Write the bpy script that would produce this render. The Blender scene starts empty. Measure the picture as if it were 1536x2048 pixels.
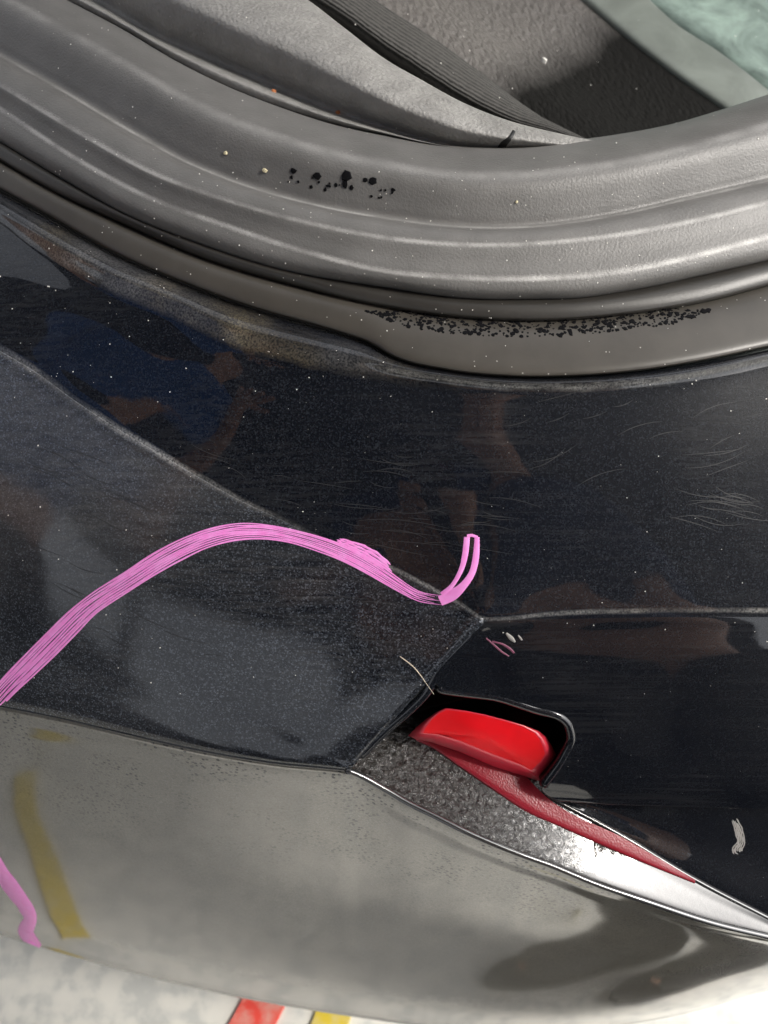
import bpy, bmesh, math, random
import numpy as np
from mathutils import Vector, Matrix, noise as mnoise
from mathutils.bvhtree import BVHTree
random.seed(7)
R = math.radians
S = bpy.context.scene
COL = S.collection

# ------------------------------------------------------------------ camera, sky, sun, exposure
CAM_Z = 1.15
PITCH = 60.0
VFOV = 64.0
cam = bpy.data.cameras.new("camera")
cam_o = bpy.data.objects.new("camera", cam)
COL.objects.link(cam_o)
cam_o.location = (0, 0, CAM_Z)
cam_o.rotation_euler = (R(90 - PITCH), 0, 0)
cam.sensor_fit = 'VERTICAL'
cam.sensor_height = 36
cam.lens = 18 / math.tan(R(VFOV / 2))
cam.clip_start = 0.01
cam.clip_end = 2000
cam.dof.use_dof = True
cam.dof.focus_distance = 0.455
cam.dof.aperture_fstop = 9.0
S.camera = cam_o

SUN_EL, SUN_AZ = 45.0, 98.0        # azimuth clockwise from +Y
w = bpy.data.worlds.new("World"); S.world = w
w.use_nodes = True
wn = w.node_tree
bg = wn.nodes['Background']
sky = wn.nodes.new('ShaderNodeTexSky')
sky.sky_type = 'NISHITA'
sky.sun_disc = False
sky.sun_elevation = R(SUN_EL)
sky.sun_rotation = R(SUN_AZ)
sky.dust_density = 4.0
sky.air_density = 1.0
hs = wn.nodes.new('ShaderNodeHueSaturation')
hs.inputs['Saturation'].default_value = 0.22
wn.links.new(sky.outputs[0], hs.inputs['Color'])
wn.links.new(hs.outputs[0], bg.inputs[0])
bg.inputs[1].default_value = 0.13
sun = bpy.data.lights.new("sun", 'SUN')
sun.energy = 1.5
sun.angle = R(10)
sun.color = (1.0, 0.95, 0.88)
sun_o = bpy.data.objects.new("sun", sun)
COL.objects.link(sun_o)
sd = Vector((math.sin(R(SUN_AZ)) * math.cos(R(SUN_EL)), math.cos(R(SUN_AZ)) * math.cos(R(SUN_EL)), math.sin(R(SUN_EL))))
sun_o.rotation_euler = sd.to_track_quat('Z', 'Y').to_euler()
sun_o.location = sd * 5
S.view_settings.view_transform = 'Standard'
S.view_settings.look = 'None'
S.view_settings.gamma = 1
S.view_settings.exposure = 1.25
S.render.engine = 'CYCLES'
S.cycles.use_denoising = True
S.cycles.max_bounces = 8
S.cycles.sample_clamp_indirect = 6

# ------------------------------------------------------------------ geometry helpers
F_PX = 1024 / math.tan(R(VFOV / 2))
FWD = Vector((0, math.cos(R(PITCH)), -math.sin(R(PITCH))))
UPV = Vector((0, math.sin(R(PITCH)), math.cos(R(PITCH))))
CAM = Vector((0, 0, CAM_Z))

def ray(u, v):
    return Vector(((u - 768) / F_PX, 0, 0)) + UPV * ((1024 - v) / F_PX) + FWD

def P(u, v, z):
    """the point of the sight line through (u, v) at height z below the lens"""
    d = ray(u, v)
    return CAM + d * (z / d.z)

def PD(u, v, d):
    return CAM + ray(u, v) * d

def interp(pts, xs):
    """smooth monotone cubic through pts, linear beyond the ends"""
    x = np.array([p[0] for p in pts], float); y = np.array([p[1] for p in pts], float)
    if len(x) == 1:
        return np.full(len(xs), y[0])
    h = np.diff(x); m = np.diff(y) / h
    t = np.empty(len(x)); t[0] = m[0]; t[-1] = m[-1]
    for i in range(1, len(x) - 1):
        t[i] = 0 if m[i - 1] * m[i] < 0 else (m[i - 1] * h[i] + m[i] * h[i - 1]) / (h[i] + h[i - 1])
    out = np.empty(len(xs))
    for k, q in enumerate(xs):
        if q <= x[0]: out[k] = y[0] + t[0] * (q - x[0]); continue
        if q >= x[-1]: out[k] = y[-1] + t[-1] * (q - x[-1]); continue
        i = int(np.searchsorted(x, q) - 1)
        s = (q - x[i]) / h[i]
        out[k] = ((2*s**3 - 3*s**2 + 1) * y[i] + (s**3 - 2*s**2 + s) * h[i] * t[i]
                  + (-2*s**3 + 3*s**2) * y[i+1] + (s**3 - s**2) * h[i] * t[i+1])
    return out

def rail(pts, z, us, zoff=0.0):
    vs = interp(pts, us)
    zs = interp(z, us) if isinstance(z, list) else np.full(len(us), z)
    return [P(u, v, zz + zoff) for u, v, zz in zip(us, vs, zs)]

def lerp_rail(a, b, t, bulge=0.0, nrm=Vector((0, 0, 1))):
    return [p.lerp(q, t) + nrm * bulge for p, q in zip(a, b)]

def catmull(p0, p1, p2, p3, t):
    return 0.5 * ((2*p1) + (p2 - p0)*t + (2*p0 - 5*p1 + 4*p2 - p3)*t*t + (3*p1 - p0 - 3*p2 + p3)*t*t*t)

BVHS = []
def link(o, parent=None):
    COL.objects.link(o)
    if parent:
        o.parent = parent; o.matrix_parent_inverse = Matrix.Translation(-parent.location)
    return o

def mesh_obj(name, verts, faces, mat, parent=None, uvs=None, smooth=True):
    me = bpy.data.meshes.new(name)
    me.from_pydata([tuple(v) for v in verts], [], faces)
    if uvs is not None:
        lay = me.uv_layers.new(name="UVMap")
        for l in me.loops:
            lay.data[l.index].uv = uvs[l.vertex_index]
    if smooth:
        me.polygons.foreach_set('use_smooth', [True] * len(me.polygons))
    me.materials.append(mat)
    me.update()
    o = bpy.data.objects.new(name, me)
    return link(o, parent)

def loft(name, rails, mat, parent=None, sub=6, thick=0.0025, cast=True, flip=False):
    """a skin through rails (each a row of points); creases come from close rails"""
    n = len(rails[0]); rows = []; vv = []
    m = len(rails)
    for i in range(m - 1):
        a = rails[max(i - 1, 0)]; b = rails[i]; c = rails[i + 1]; d = rails[min(i + 2, m - 1)]
        for k in range(sub):
            t = k / sub
            row = []
            for j in range(n):
                p0, p1, p2, p3 = a[j], b[j], c[j], d[j]
                # limit the tangents so that unequal spacing does not overshoot
                L = (p2 - p1).length + 1e-9
                t1 = (p2 - p0); t2 = (p3 - p1)
                l1 = (p1 - p0).length + 1e-9; l2 = (p3 - p2).length + 1e-9
                m1 = t1 * (L / (l1 + L)) if i > 0 else (p2 - p1)
                m2 = t2 * (L / (l2 + L)) if i < m - 2 else (p2 - p1)
                h = ((2*t**3 - 3*t**2 + 1) * p1 + (t**3 - 2*t**2 + t) * m1 + (-2*t**3 + 3*t**2) * p2 + (t**3 - t**2) * m2)
                row.append(h)
            rows.append(row); vv.append(i + t)
    rows.append(list(rails[-1])); vv.append(m - 1)
    verts = [p for r_ in rows for p in r_]
    # arc length along the middle row for the u coordinate
    mid = rows[len(rows) // 2]
    al = [0.0]
    for j in range(1, n): al.append(al[-1] + (mid[j] - mid[j-1]).length)
    uvs = [(al[j], vv[i]) for i in range(len(rows)) for j in range(n)]
    faces = []
    for i in range(len(rows) - 1):
        for j in range(n - 1):
            f = (i*n + j, i*n + j + 1, (i+1)*n + j + 1, (i+1)*n + j)
            faces.append(f)
    # face the lens
    tot = 0
    for f in faces[::7]:
        a, b, c, d = (verts[q] for q in f)
        nn = (c - a).cross(d - b)
        tot += 1 if nn.dot(CAM - a) > 0 else -1
    if (tot < 0) != flip:
        faces = [f[::-1] for f in faces]
    o = mesh_obj(name, verts, faces, mat, parent, uvs)
    if thick:
        md = o.modifiers.new('thickness', 'SOLIDIFY'); md.thickness = thick; md.offset = -1
    if cast:
        BVHS.append((BVHTree.FromPolygons([tuple(v) for v in verts], faces), o))
    return o

def hit(u, v, only=None):
    d = ray(u, v).normalized(); best = None
    for t, o in BVHS:
        if only and o.name not in only: continue
        loc, n, i, dist = t.ray_cast(CAM, d)
        if loc is not None and (best is None or dist < best[2]):
            if n.dot(d) > 0: n = -n
            best = (loc, n, dist)
    return best

def empty(name, loc, label, cat, group=None):
    o = bpy.data.objects.new(name, None); COL.objects.link(o)
    o.location = loc; o.empty_display_size = 0.05
    o['label'] = label; o['category'] = cat
    if group: o['group'] = group
    return o

def tag(o, label=None, cat=None, group=None, kind=None):
    if label: o['label'] = label
    if cat: o['category'] = cat
    if group: o['group'] = group
    if kind: o['kind'] = kind
    return o

def path_resample(pts, n):
    """catmull-rom through pixel points, n samples"""
    out = []
    m = len(pts)
    for k in range(n):
        s = k / (n - 1) * (m - 1)
        i = min(int(s), m - 2); t = s - i
        q = [np.array(pts[min(max(i + o, 0), m - 1)], float) for o in (-1, 0, 1, 2)]
        out.append(catmull(*q, t))
    return out

def stroke(name, strips, mat, parent, height=0.00016, n=60, only=None):
    """strips: list of (pixel path with width as 3rd value); each a thin raised ribbon lying on the surface below"""
    V = []; Fc = []
    for path in strips:
        pts = path_resample(path, n)
        base = len(V); cnt = 0
        for k in range(n):
            u, v, wd = pts[k]
            a = pts[max(k - 1, 0)]; b = pts[min(k + 1, n - 1)]
            t = np.array([b[0] - a[0], b[1] - a[1]]); t /= (np.linalg.norm(t) + 1e-9)
            nn = np.array([-t[1], t[0]])
            row = []
            for sgn, hh in ((-0.5, 0.00005), (-0.38, 1.0), (0, 1.15), (0.38, 1.0), (0.5, 0.00005)):
                h = hit(u + nn[0] * wd * sgn, v + nn[1] * wd * sgn, only)
                if h is None: row = None; break
                row.append(h[0] + h[1] * (hh * height + 0.00004))
            if row is None: continue
            V += row; cnt += 1
        for k in range(cnt - 1):
            for q in range(4):
                i = base + k * 5 + q
                Fc.append((i, i + 1, i + 6, i + 5))
    # orient to the lens
    fs = []
    for f in Fc:
        a, b, c, d = (V[q] for q in f)
        fs.append(f if (c - a).cross(d - b).dot(CAM - a) > 0 else f[::-1])
    return mesh_obj(name, V, fs, mat, parent)

# ------------------------------------------------------------------ material helpers
class NT:
    def __init__(s, name):
        s.m = bpy.data.materials.new(name); s.m.use_nodes = True
        s.t = s.m.node_tree; s.N = s.t.nodes; s.L = s.t.links
        s.b = s.N['Principled BSDF']; s.out = s.N['Material Output']
    def set(s, **k):
        for a, v in k.items():
            s.b.inputs[a.replace('_', ' ')].default_value = v
    def node(s, typ, **k):
        n = s.N.new(typ)
        for a, v in k.items(): setattr(n, a, v)
        return n
    def link(s, a, b): s.L.new(a, b)
    def coord(s, which='Object', scale=(1, 1, 1), rot=(0, 0, 0)):
        tc = s.node('ShaderNodeTexCoord'); mp = s.node('ShaderNodeMapping')
        mp.inputs['Scale'].default_value = scale; mp.inputs['Rotation'].default_value = rot
        s.link(tc.outputs[which], mp.inputs[0]); return mp.outputs[0]
    def noise(s, vec, scale, detail=4, rough=0.55, dist=0.0):
        n = s.node('ShaderNodeTexNoise'); n.inputs['Scale'].default_value = scale
        n.inputs['Detail'].default_value = detail; n.inputs['Roughness'].default_value = rough
        n.inputs['Distortion'].default_value = dist
        s.link(vec, n.inputs['Vector']); return n.outputs['Fac']
    def voro(s, vec, scale, out='Distance', feature='F1', rnd=1.0):
        n = s.node('ShaderNodeTexVoronoi', feature=feature); n.inputs['Scale'].default_value = scale
        n.inputs['Randomness'].default_value = rnd
        s.link(vec, n.inputs['Vector']); return n.outputs[out]
    def ramp(s, fac, stops, interp='LINEAR'):
        r = s.node('ShaderNodeValToRGB'); r.color_ramp.interpolation = interp
        e = r.color_ramp.elements
        while len(e) < len(stops): e.new(0.5)
        for el, (p, c) in zip(e, stops):
            el.position = p; el.color = (c, c, c, 1) if not hasattr(c, '__len__') else (*c, 1)
        s.link(fac, r.inputs[0]); return r.outputs[0]
    def math(s, op, a, b=None, clamp=False):
        n = s.node('ShaderNodeMath', operation=op); n.use_clamp = clamp
        for i, q in enumerate((a, b)):
            if q is None: continue
            if isinstance(q, (int, float)): n.inputs[i].default_value = q
            else: s.link(q, n.inputs[i])
        return n.outputs[0]
    def mix(s, fac, a, b, blend='MIX'):
        n = s.node('ShaderNodeMix', data_type='RGBA', blend_type=blend)
        for sock, q in ((n.inputs[0], fac), (n.inputs[6], a), (n.inputs[7], b)):
            if isinstance(q, (int, float)): sock.default_value = q
            elif isinstance(q, tuple): sock.default_value = (*q, 1)
            else: s.link(q, sock)
        return n.outputs[2]
    def bump(s, h, strength, dist, normal=None):
        n = s.node('ShaderNodeBump'); n.inputs['Strength'].default_value = strength
        n.inputs['Distance'].default_value = dist
        s.link(h, n.inputs['Height'])
        if normal: s.link(normal, n.inputs['Normal'])
        return n.outputs[0]

def simple(name, col, rough=0.5, metal=0.0, **k):
    t = NT(name); t.set(Base_Color=(*col, 1), Roughness=rough, Metallic=metal, **k); return t.m

def paint_mat(name, film=0.0, soft=0.025, wipe=0.35, flake=1.0, wipe_rot=0.0, ior=1.55, dirt=False, band=None, sky_haze=None, base=(0.002, 0.003, 0.006)):
    """black clear-coated paint: metal flakes, wiped haze, fine dust"""
    t = NT(name)
    ob = t.coord('Object')
    vc = t.voro(ob, 1500, 'Color')
    sep = t.node('ShaderNodeSeparateColor'); t.link(vc, sep.inputs[0])
    fl = t.ramp(sep.outputs[0], [(0.0, 0.0), (0.45, 0.04), (0.8, 0.25), (1.0, 1.0)])
    big = t.noise(ob, 9, 3)
    fl = t.math('MULTIPLY', fl, t.math('MULTIPLY', t.ramp(big, [(0.3, 0.35), (0.7, 1.0)]), flake))
    col = t.mix(t.math('MULTIPLY', fl, 0.30), base, (0.34, 0.38, 0.45))
    # wiped streaks
    st = t.coord('Object', (9, 420, 420), (0, 0, R(wipe_rot)))
    s1 = t.noise(st, 1.0, 5, 0.65, 0.6)
    streak = t.ramp(s1, [(0.42, 0.0), (0.62, 0.35), (0.8, 1.0)])
    patch = t.ramp(t.noise(ob, 11, 3, 0.5, 1.0), [(0.40, 0.0), (0.68, 1.0)])
    haze = t.math('MULTIPLY', t.math('MULTIPLY', streak, patch), wipe)
    col = t.mix(t.math('MULTIPLY', haze, 0.20), col, (0.40, 0.39, 0.37))
    # dust
    dv = t.voro(ob, 420, 'Distance'); dc = t.voro(ob, 420, 'Color')
    sp2 = t.node('ShaderNodeSeparateColor'); t.link(dc, sp2.inputs[0])
    dust = t.math('MULTIPLY', t.math('LESS_THAN', dv, 0.085), t.math('GREATER_THAN', sp2.outputs[1], 0.945))
    col = t.mix(t.math('MULTIPLY', dust, 0.55), col, (0.5, 0.49, 0.46))
    if film:
        fn = t.ramp(t.noise(ob, 30, 5, 0.6, 0.5), [(0.3, 0.84), (0.7, 1.0)])
        ff = t.math('MULTIPLY', fn, film)
        if dirt:
            sv = t.coord('Object', (300, 300, 330))
            dd = t.voro(sv, 1.0, 'Distance')
            hole = t.ramp(dd, [(0.24, 1.0), (0.36, 0.0)])
            pch = t.ramp(t.noise(ob, 26, 3, 0.6), [(0.42, 0.0), (0.58, 1.0)])
            zz = t.node('ShaderNodeSeparateXYZ'); t.link(t.coord('Object'), zz.inputs[0])
            up = t.node('ShaderNodeMapRange'); t.link(zz.outputs[2], up.inputs[0])
            up.inputs[1].default_value = 0.50; up.inputs[2].default_value = 0.66
            hm = t.math('MULTIPLY', t.math('MULTIPLY', hole, pch), up.outputs[0])
            ff = t.math('MULTIPLY', ff, t.math('SUBTRACT', 1.0, t.math('MULTIPLY', hm, 0.85)))
        col = t.mix(t.math('MULTIPLY', ff, t.ramp(t.noise(ob, 800, 3, 0.7), [(0.3, 0.62), (0.7, 1.0)])), col, (0.40, 0.37, 0.30))
    if sky_haze:       # sky reflection painted in as pale streaks over one end of the panel
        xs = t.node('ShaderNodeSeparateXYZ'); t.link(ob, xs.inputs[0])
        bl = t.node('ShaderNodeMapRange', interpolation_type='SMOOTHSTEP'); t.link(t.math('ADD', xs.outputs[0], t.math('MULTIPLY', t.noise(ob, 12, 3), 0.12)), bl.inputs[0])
        bl.inputs[1].default_value = sky_haze[0]; bl.inputs[2].default_value = sky_haze[1]; bl.inputs[3].default_value = 1.0; bl.inputs[4].default_value = 0.15
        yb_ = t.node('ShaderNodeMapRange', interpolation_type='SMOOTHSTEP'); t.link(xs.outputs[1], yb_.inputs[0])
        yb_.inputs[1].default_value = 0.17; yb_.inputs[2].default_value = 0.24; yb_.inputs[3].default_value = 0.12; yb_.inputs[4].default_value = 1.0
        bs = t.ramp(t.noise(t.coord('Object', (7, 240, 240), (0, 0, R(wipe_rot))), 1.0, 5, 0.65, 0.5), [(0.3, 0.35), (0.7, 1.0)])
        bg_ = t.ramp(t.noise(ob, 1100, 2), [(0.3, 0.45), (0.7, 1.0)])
        bf = t.math('MULTIPLY', t.math('MULTIPLY', t.math('MULTIPLY', bl.outputs[0], yb_.outputs[0]), bs), t.math('MULTIPLY', bg_, sky_haze[2]))
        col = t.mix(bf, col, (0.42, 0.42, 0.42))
    for v0, v1, ua, ub, amt, ca, cb in band or ():      # dust on the shelf lip; ridge and bead highlights painted in as pale bands
        uv = t.node('ShaderNodeUVMap'); su = t.node('ShaderNodeSeparateXYZ'); t.link(uv.outputs[0], su.inputs[0])
        wob = t.math('ADD', su.outputs[1], t.math('MULTIPLY', t.math('SUBTRACT', t.noise(ob, 60, 4), 0.5), 0.7))
        lo = t.math('DIVIDE', t.math('SUBTRACT', wob, v0), 0.6, True); hi = t.math('DIVIDE', t.math('SUBTRACT', v1, wob), 0.6, True)
        fade = t.node('ShaderNodeMapRange'); t.link(su.outputs[0], fade.inputs[0])
        fade.inputs[1].default_value = ua; fade.inputs[2].default_value = ub; fade.inputs[3].default_value = 1.0; fade.inputs[4].default_value = 0.10
        gr = t.ramp(t.noise(ob, 900, 2), [(0.35, 0.15), (0.65, 1.0)])
        brk = t.math('MULTIPLY', t.ramp(t.noise(ob, 45, 4), [(0.3, 0.35), (0.65, 1.0)]), t.ramp(t.noise(ob, 13, 2), [(0.38, 0.22), (0.62, 1.0)]))
        bm = t.math('MULTIPLY', t.math('MULTIPLY', t.math('MULTIPLY', lo, hi), fade.outputs[0]), t.math('MULTIPLY', gr, brk))
        tint = t.mix(t.ramp(t.noise(ob, 14, 2), [(0.4, 0.0), (0.6, 1.0)]), ca, cb)
        col = t.mix(t.math('MULTIPLY', bm, amt), col, tint)
    t.link(col, t.b.inputs['Base Color'])
    t.set(Roughness=0.42, IOR=1.45, Coat_Weight=1.0, Coat_IOR=ior)
    t.b.inputs['Specular IOR Level'].default_value = 0.12
    t.link(t.math('MULTIPLY', fl, 0.5), t.b.inputs['Metallic'])
    if dirt: t.link(t.math('SUBTRACT', 1.0, t.math('MULTIPLY', hm, 0.5)), t.b.inputs['Coat Weight'])
    cr = t.math('ADD', soft, t.math('MULTIPLY', haze, 0.22))
    t.link(cr, t.b.inputs['Coat Roughness'])
    # flakes tilt their own way
    nm = t.node('ShaderNodeBump'); nm.inputs['Strength'].default_value = 0.35; nm.inputs['Distance'].default_value = 0.0006
    t.link(sep.outputs[2], nm.inputs['Height']); t.link(nm.outputs[0], t.b.inputs['Normal'])
    ow = t.noise(ob, 60, 2)
    t.link(t.bump(ow, 0.02 if dirt else 0.05, 0.0005), t.b.inputs['Coat Normal'])
    return t

def rubber_mat(name, col, rough, scuffs=(), grain=750, gs=0.5):
    t = NT(name)
    ob = t.coord('Object')
    n1 = t.noise(ob, 35, 5, 0.6)
    c = t.mix(t.ramp(n1, [(0.3, 0.0), (0.7, 1.0)]), tuple(q * 0.85 for q in col), tuple(q * 1.15 for q in col))
    uv = t.node('ShaderNodeUVMap'); sx = t.node('ShaderNodeSeparateXYZ'); t.link(uv.outputs[0], sx.inputs[0])
    mp = t.node('ShaderNodeMapping'); t.link(uv.outputs[0], mp.inputs[0]); mp.inputs['Scale'].default_value = (700, 26, 1)
    wob = t.noise(mp.outputs[0], 1.0, 5, 0.7)
    for pos, wd, amt in scuffs:
        dd = t.math('ABSOLUTE', t.math('SUBTRACT', sx.outputs[1], pos))
        jit = t.math('ADD', dd, t.math('MULTIPLY', t.math('SUBTRACT', wob, 0.5), wd * 3.0))
        mk = t.ramp(t.math('DIVIDE', jit, wd), [(0.2, 1.0), (1.0, 0.0)])
        gaps = t.ramp(t.noise(ob, 45, 3), [(0.35, 0.25), (0.6, 1.0)])
        c = t.mix(t.math('MULTIPLY', t.math('MULTIPLY', mk, gaps), amt), c, (0.50, 0.49, 0.47))
    dv = t.voro(ob, 330, 'Distance'); dc = t.voro(ob, 330, 'Color')
    s2 = t.node('ShaderNodeSeparateColor'); t.link(dc, s2.inputs[0])
    dust = t.math('MULTIPLY', t.math('LESS_THAN', dv, 0.12), t.math('GREATER_THAN', s2.outputs[1], 0.93))
    c = t.mix(t.math('MULTIPLY', dust, 0.6), c, (0.6, 0.58, 0.53))
    t.link(c, t.b.inputs['Base Color'])
    t.set(Roughness=rough)
    g = t.noise(ob, grain, 3, 0.6)
    b1 = t.bump(g, gs, 0.0006)
    t.link(b1, t.b.inputs['Normal'])
    return t.m

def leather_mat(name, col, rough=0.5, scale=420, strength=0.8, stretch=(1, 1, 1), rot=0.0):
    t = NT(name)
    ob = t.coord('Object', stretch, (0, 0, R(rot)))
    wn_ = t.noise(ob, 60, 3)
    v = t.voro(ob, scale, 'Distance', 'SMOOTH_F1')
    n2 = t.noise(ob, scale * 1.4, 4, 0.6, 1.2)
    h = t.math('ADD', v, n2)
    t.link(t.bump(h, strength, 0.0011), t.b.inputs['Normal'])
    c = t.mix(t.ramp(wn_, [(0.3, 0.0), (0.7, 1.0)]), tuple(q * 0.85 for q in col), tuple(q * 1.2 for q in col))
    dv = t.voro(t.coord('Object'), 300, 'Distance'); dc = t.voro(t.coord('Object'), 300, 'Color')
    s2 = t.node('ShaderNodeSeparateColor'); t.link(dc, s2.inputs[0])
    dust = t.math('MULTIPLY', t.math('LESS_THAN', dv, 0.10), t.math('GREATER_THAN', s2.outputs[1], 0.93))
    c = t.mix(t.math('MULTIPLY', dust, 0.6), c, (0.6, 0.58, 0.53))
    t.link(c, t.b.inputs['Base Color']); t.set(Roughness=rough)
    return t.m

M = {}
M['paint'] = paint_mat('black_paint', wipe=0.35, flake=0.24, wipe_rot=8, band=((1.0, 3.7, 0.37, 0.45, 0.75, (0.17, 0.165, 0.16), (0.23, 0.19, 0.12)), (9.0, 10.7, 5, 6, 0.60, (0.55, 0.54, 0.52), (0.48, 0.46, 0.42)), (2.1, 3.2, 0.47, 0.41, 0.85, (0.62, 0.62, 0.61), (0.55, 0.54, 0.51)))).m  # last two bands paint the ridge and top bead highlights
M['paint_corner'] = paint_mat('black_paint_wiped', sky_haze=(-0.13, 0.04, 0.24), wipe=1.1, flake=1.6, band=((-0.7, 0.9, 5, 6, 0.60, (0.55, 0.54, 0.52), (0.48, 0.46, 0.42)),), wipe_rot=-14, soft=0.11).m  # pale sky end and ridge highlight are painted into the colour
M['paint_gloss'] = paint_mat('black_paint_clean', soft=0.03, band=((-0.7, 0.8, 5, 6, 0.60, (0.55, 0.54, 0.52), (0.48, 0.46, 0.42)),), wipe=0.35, flake=0.10, wipe_rot=0).m  # band paints the ridge highlight, extra wipe streaks the mirrored floor
M['paint_trim'] = paint_mat('black_trim_paint', wipe=0.12, flake=0.12).m
M['paint_film'] = paint_mat('black_paint_dusty', film=0.44, soft=0.065, wipe=0.1, flake=0.5, ior=2.3, dirt=True).m
M['seal'] = rubber_mat('grey_seal_rubber', (0.130, 0.126, 0.120), 0.47, scuffs=((5.2, 0.18, 0.45), (7.0, 0.20, 0.6), (9.0, 0.26, 0.8), (2.6, 0.3, 0.25)))
M['lip'] = rubber_mat('dark_lip_rubber', (0.030, 0.0275, 0.024), 0.40, gs=0.12)
M['lip_smooth'] = rubber_mat('smooth_lip_rubber', (0.056, 0.050, 0.042), 0.36, gs=0.06)
M['trim'] = leather_mat('grained_grey_plastic', (0.25, 0.243, 0.23), 0.36, 430, 0.6)
M['hide'] = leather_mat('grained_dark_hide', (0.105, 0.098, 0.090), 0.45, 300, 0.9, (1.0, 0.55, 1.0), 20)
M['felt'] = rubber_mat('black_felt', (0.022, 0.021, 0.018), 0.8, grain=500, gs=0.4)
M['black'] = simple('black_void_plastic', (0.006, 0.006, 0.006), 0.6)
M['pocket'] = simple('pocket_black_gloss', (0.006, 0.005, 0.005), 0.18)
M['rim_bead'] = simple('dark_bright_bead', (0.10, 0.10, 0.10), 0.18, 0.7, Coat_Weight=1.0)

def weave():
    t = NT('ribbed_edge_fabric')
    uv = t.node('ShaderNodeUVMap'); mp = t.node('ShaderNodeMapping'); t.link(uv.outputs[0], mp.inputs[0])
    mp.inputs['Scale'].default_value = (60, 1, 1)
    wv = t.node('ShaderNodeTexWave', wave_type='BANDS', bands_direction='Y'); t.link(mp.outputs[0], wv.inputs[0])
    wv.inputs['Scale'].default_value = 1.6; wv.inputs['Distortion'].default_value = 1.5; wv.inputs['Detail'].default_value = 3
    n = t.noise(t.coord('Object'), 300, 4)
    h = t.math('ADD', wv.outputs['Fac'], t.math('MULTIPLY', n, 1.2))
    t.link(t.bump(h, 0.9, 0.0014), t.b.inputs['Normal'])
    c = t.mix(t.ramp(h, [(0.5, 0.0), (1.5, 1.0)]), (0.006, 0.006, 0.0055), (0.055, 0.052, 0.047))
    t.link(c, t.b.inputs['Base Color']); t.set(Roughness=0.8)
    return t.m
M['weave'] = weave()

def mint(name, a, b, sc):
    t = NT(name); ob = t.coord('Object')
    n = t.noise(ob, sc, 6, 0.65, 0.8); n2 = t.noise(ob, 160, 3)
    c = t.mix(t.ramp(n, [(0.35, 0.0), (0.68, 1.0)]), a, b)
    c = t.mix(t.math('MULTIPLY', n2, 0.25), c, (0.1, 0.13, 0.11))
    t.link(c, t.b.inputs['Base Color']); t.set(Roughness=0.45)
    return t.m
M['mint'] = mint('pale_green_lining', (0.11, 0.15, 0.13), (0.32, 0.42, 0.36), 22)
M['mint_edge'] = mint('grey_green_edge', (0.115, 0.125, 0.110), (0.19, 0.21, 0.185), 14)

def pink():
    t = NT('pink_marker_paint'); ob = t.coord('Object')
    n = t.noise(ob, 220, 4)
    c = t.mix(t.ramp(n, [(0.35, 0.0), (0.7, 1.0)]), (0.92, 0.26, 0.70), (0.95, 0.36, 0.79))
    t.link(c, t.b.inputs['Base Color']); t.set(Roughness=0.42)
    return t.m
M['pink'] = pink()
M['pink_faint'] = simple('thin_dull_pink', (0.20, 0.05, 0.10), 0.4)

def lens_mat():
    t = NT('red_lens'); ob = t.coord('Object')
    wv = t.node('ShaderNodeTexVoronoi'); t.link(ob, wv.inputs['Vector']); wv.inputs['Scale'].default_value = 350
    c = t.mix(t.ramp(t.noise(ob, 40, 2), [(0.3, 0.0), (0.7, 1.0)]), (0.72, 0.003, 0.008), (0.92, 0.010, 0.018))
    t.link(c, t.b.inputs['Base Color'])
    t.set(Roughness=0.35, Coat_Weight=0.12, Coat_Roughness=0.15)
    t.b.inputs['Specular IOR Level'].default_value = 0.15
    t.b.inputs['Subsurface Weight'].default_value = 0.25
    t.b.inputs['Subsurface Radius'].default_value = (0.006, 0.001, 0.001)
    return t.m
M['lens'] = lens_mat()
M['lens_bevel'] = simple('red_lens_bevel', (0.66, 0.035, 0.06), 0.22, Coat_Weight=0.6)
def red_reflection():
    t = NT('dusty_red_reflection'); ob = t.coord('Object')
    v = t.voro(ob, 900, 'Distance'); n = t.noise(ob, 700, 3)
    sp = t.ramp(t.math('ADD', v, t.math('MULTIPLY', n, 0.5)), [(0.30, 1.0), (0.48, 0.0)])
    c = t.mix(t.math('MULTIPLY', sp, 0.35), (0.27, 0.010, 0.022), (0.52, 0.17, 0.19))
    t.link(c, t.b.inputs['Base Color']); t.set(Roughness=0.3, Coat_Weight=0.5)
    t.link(t.bump(v, 0.25, 0.0004), t.b.inputs['Normal'])
    return t.m
M['red_reflection'] = red_reflection()

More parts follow.
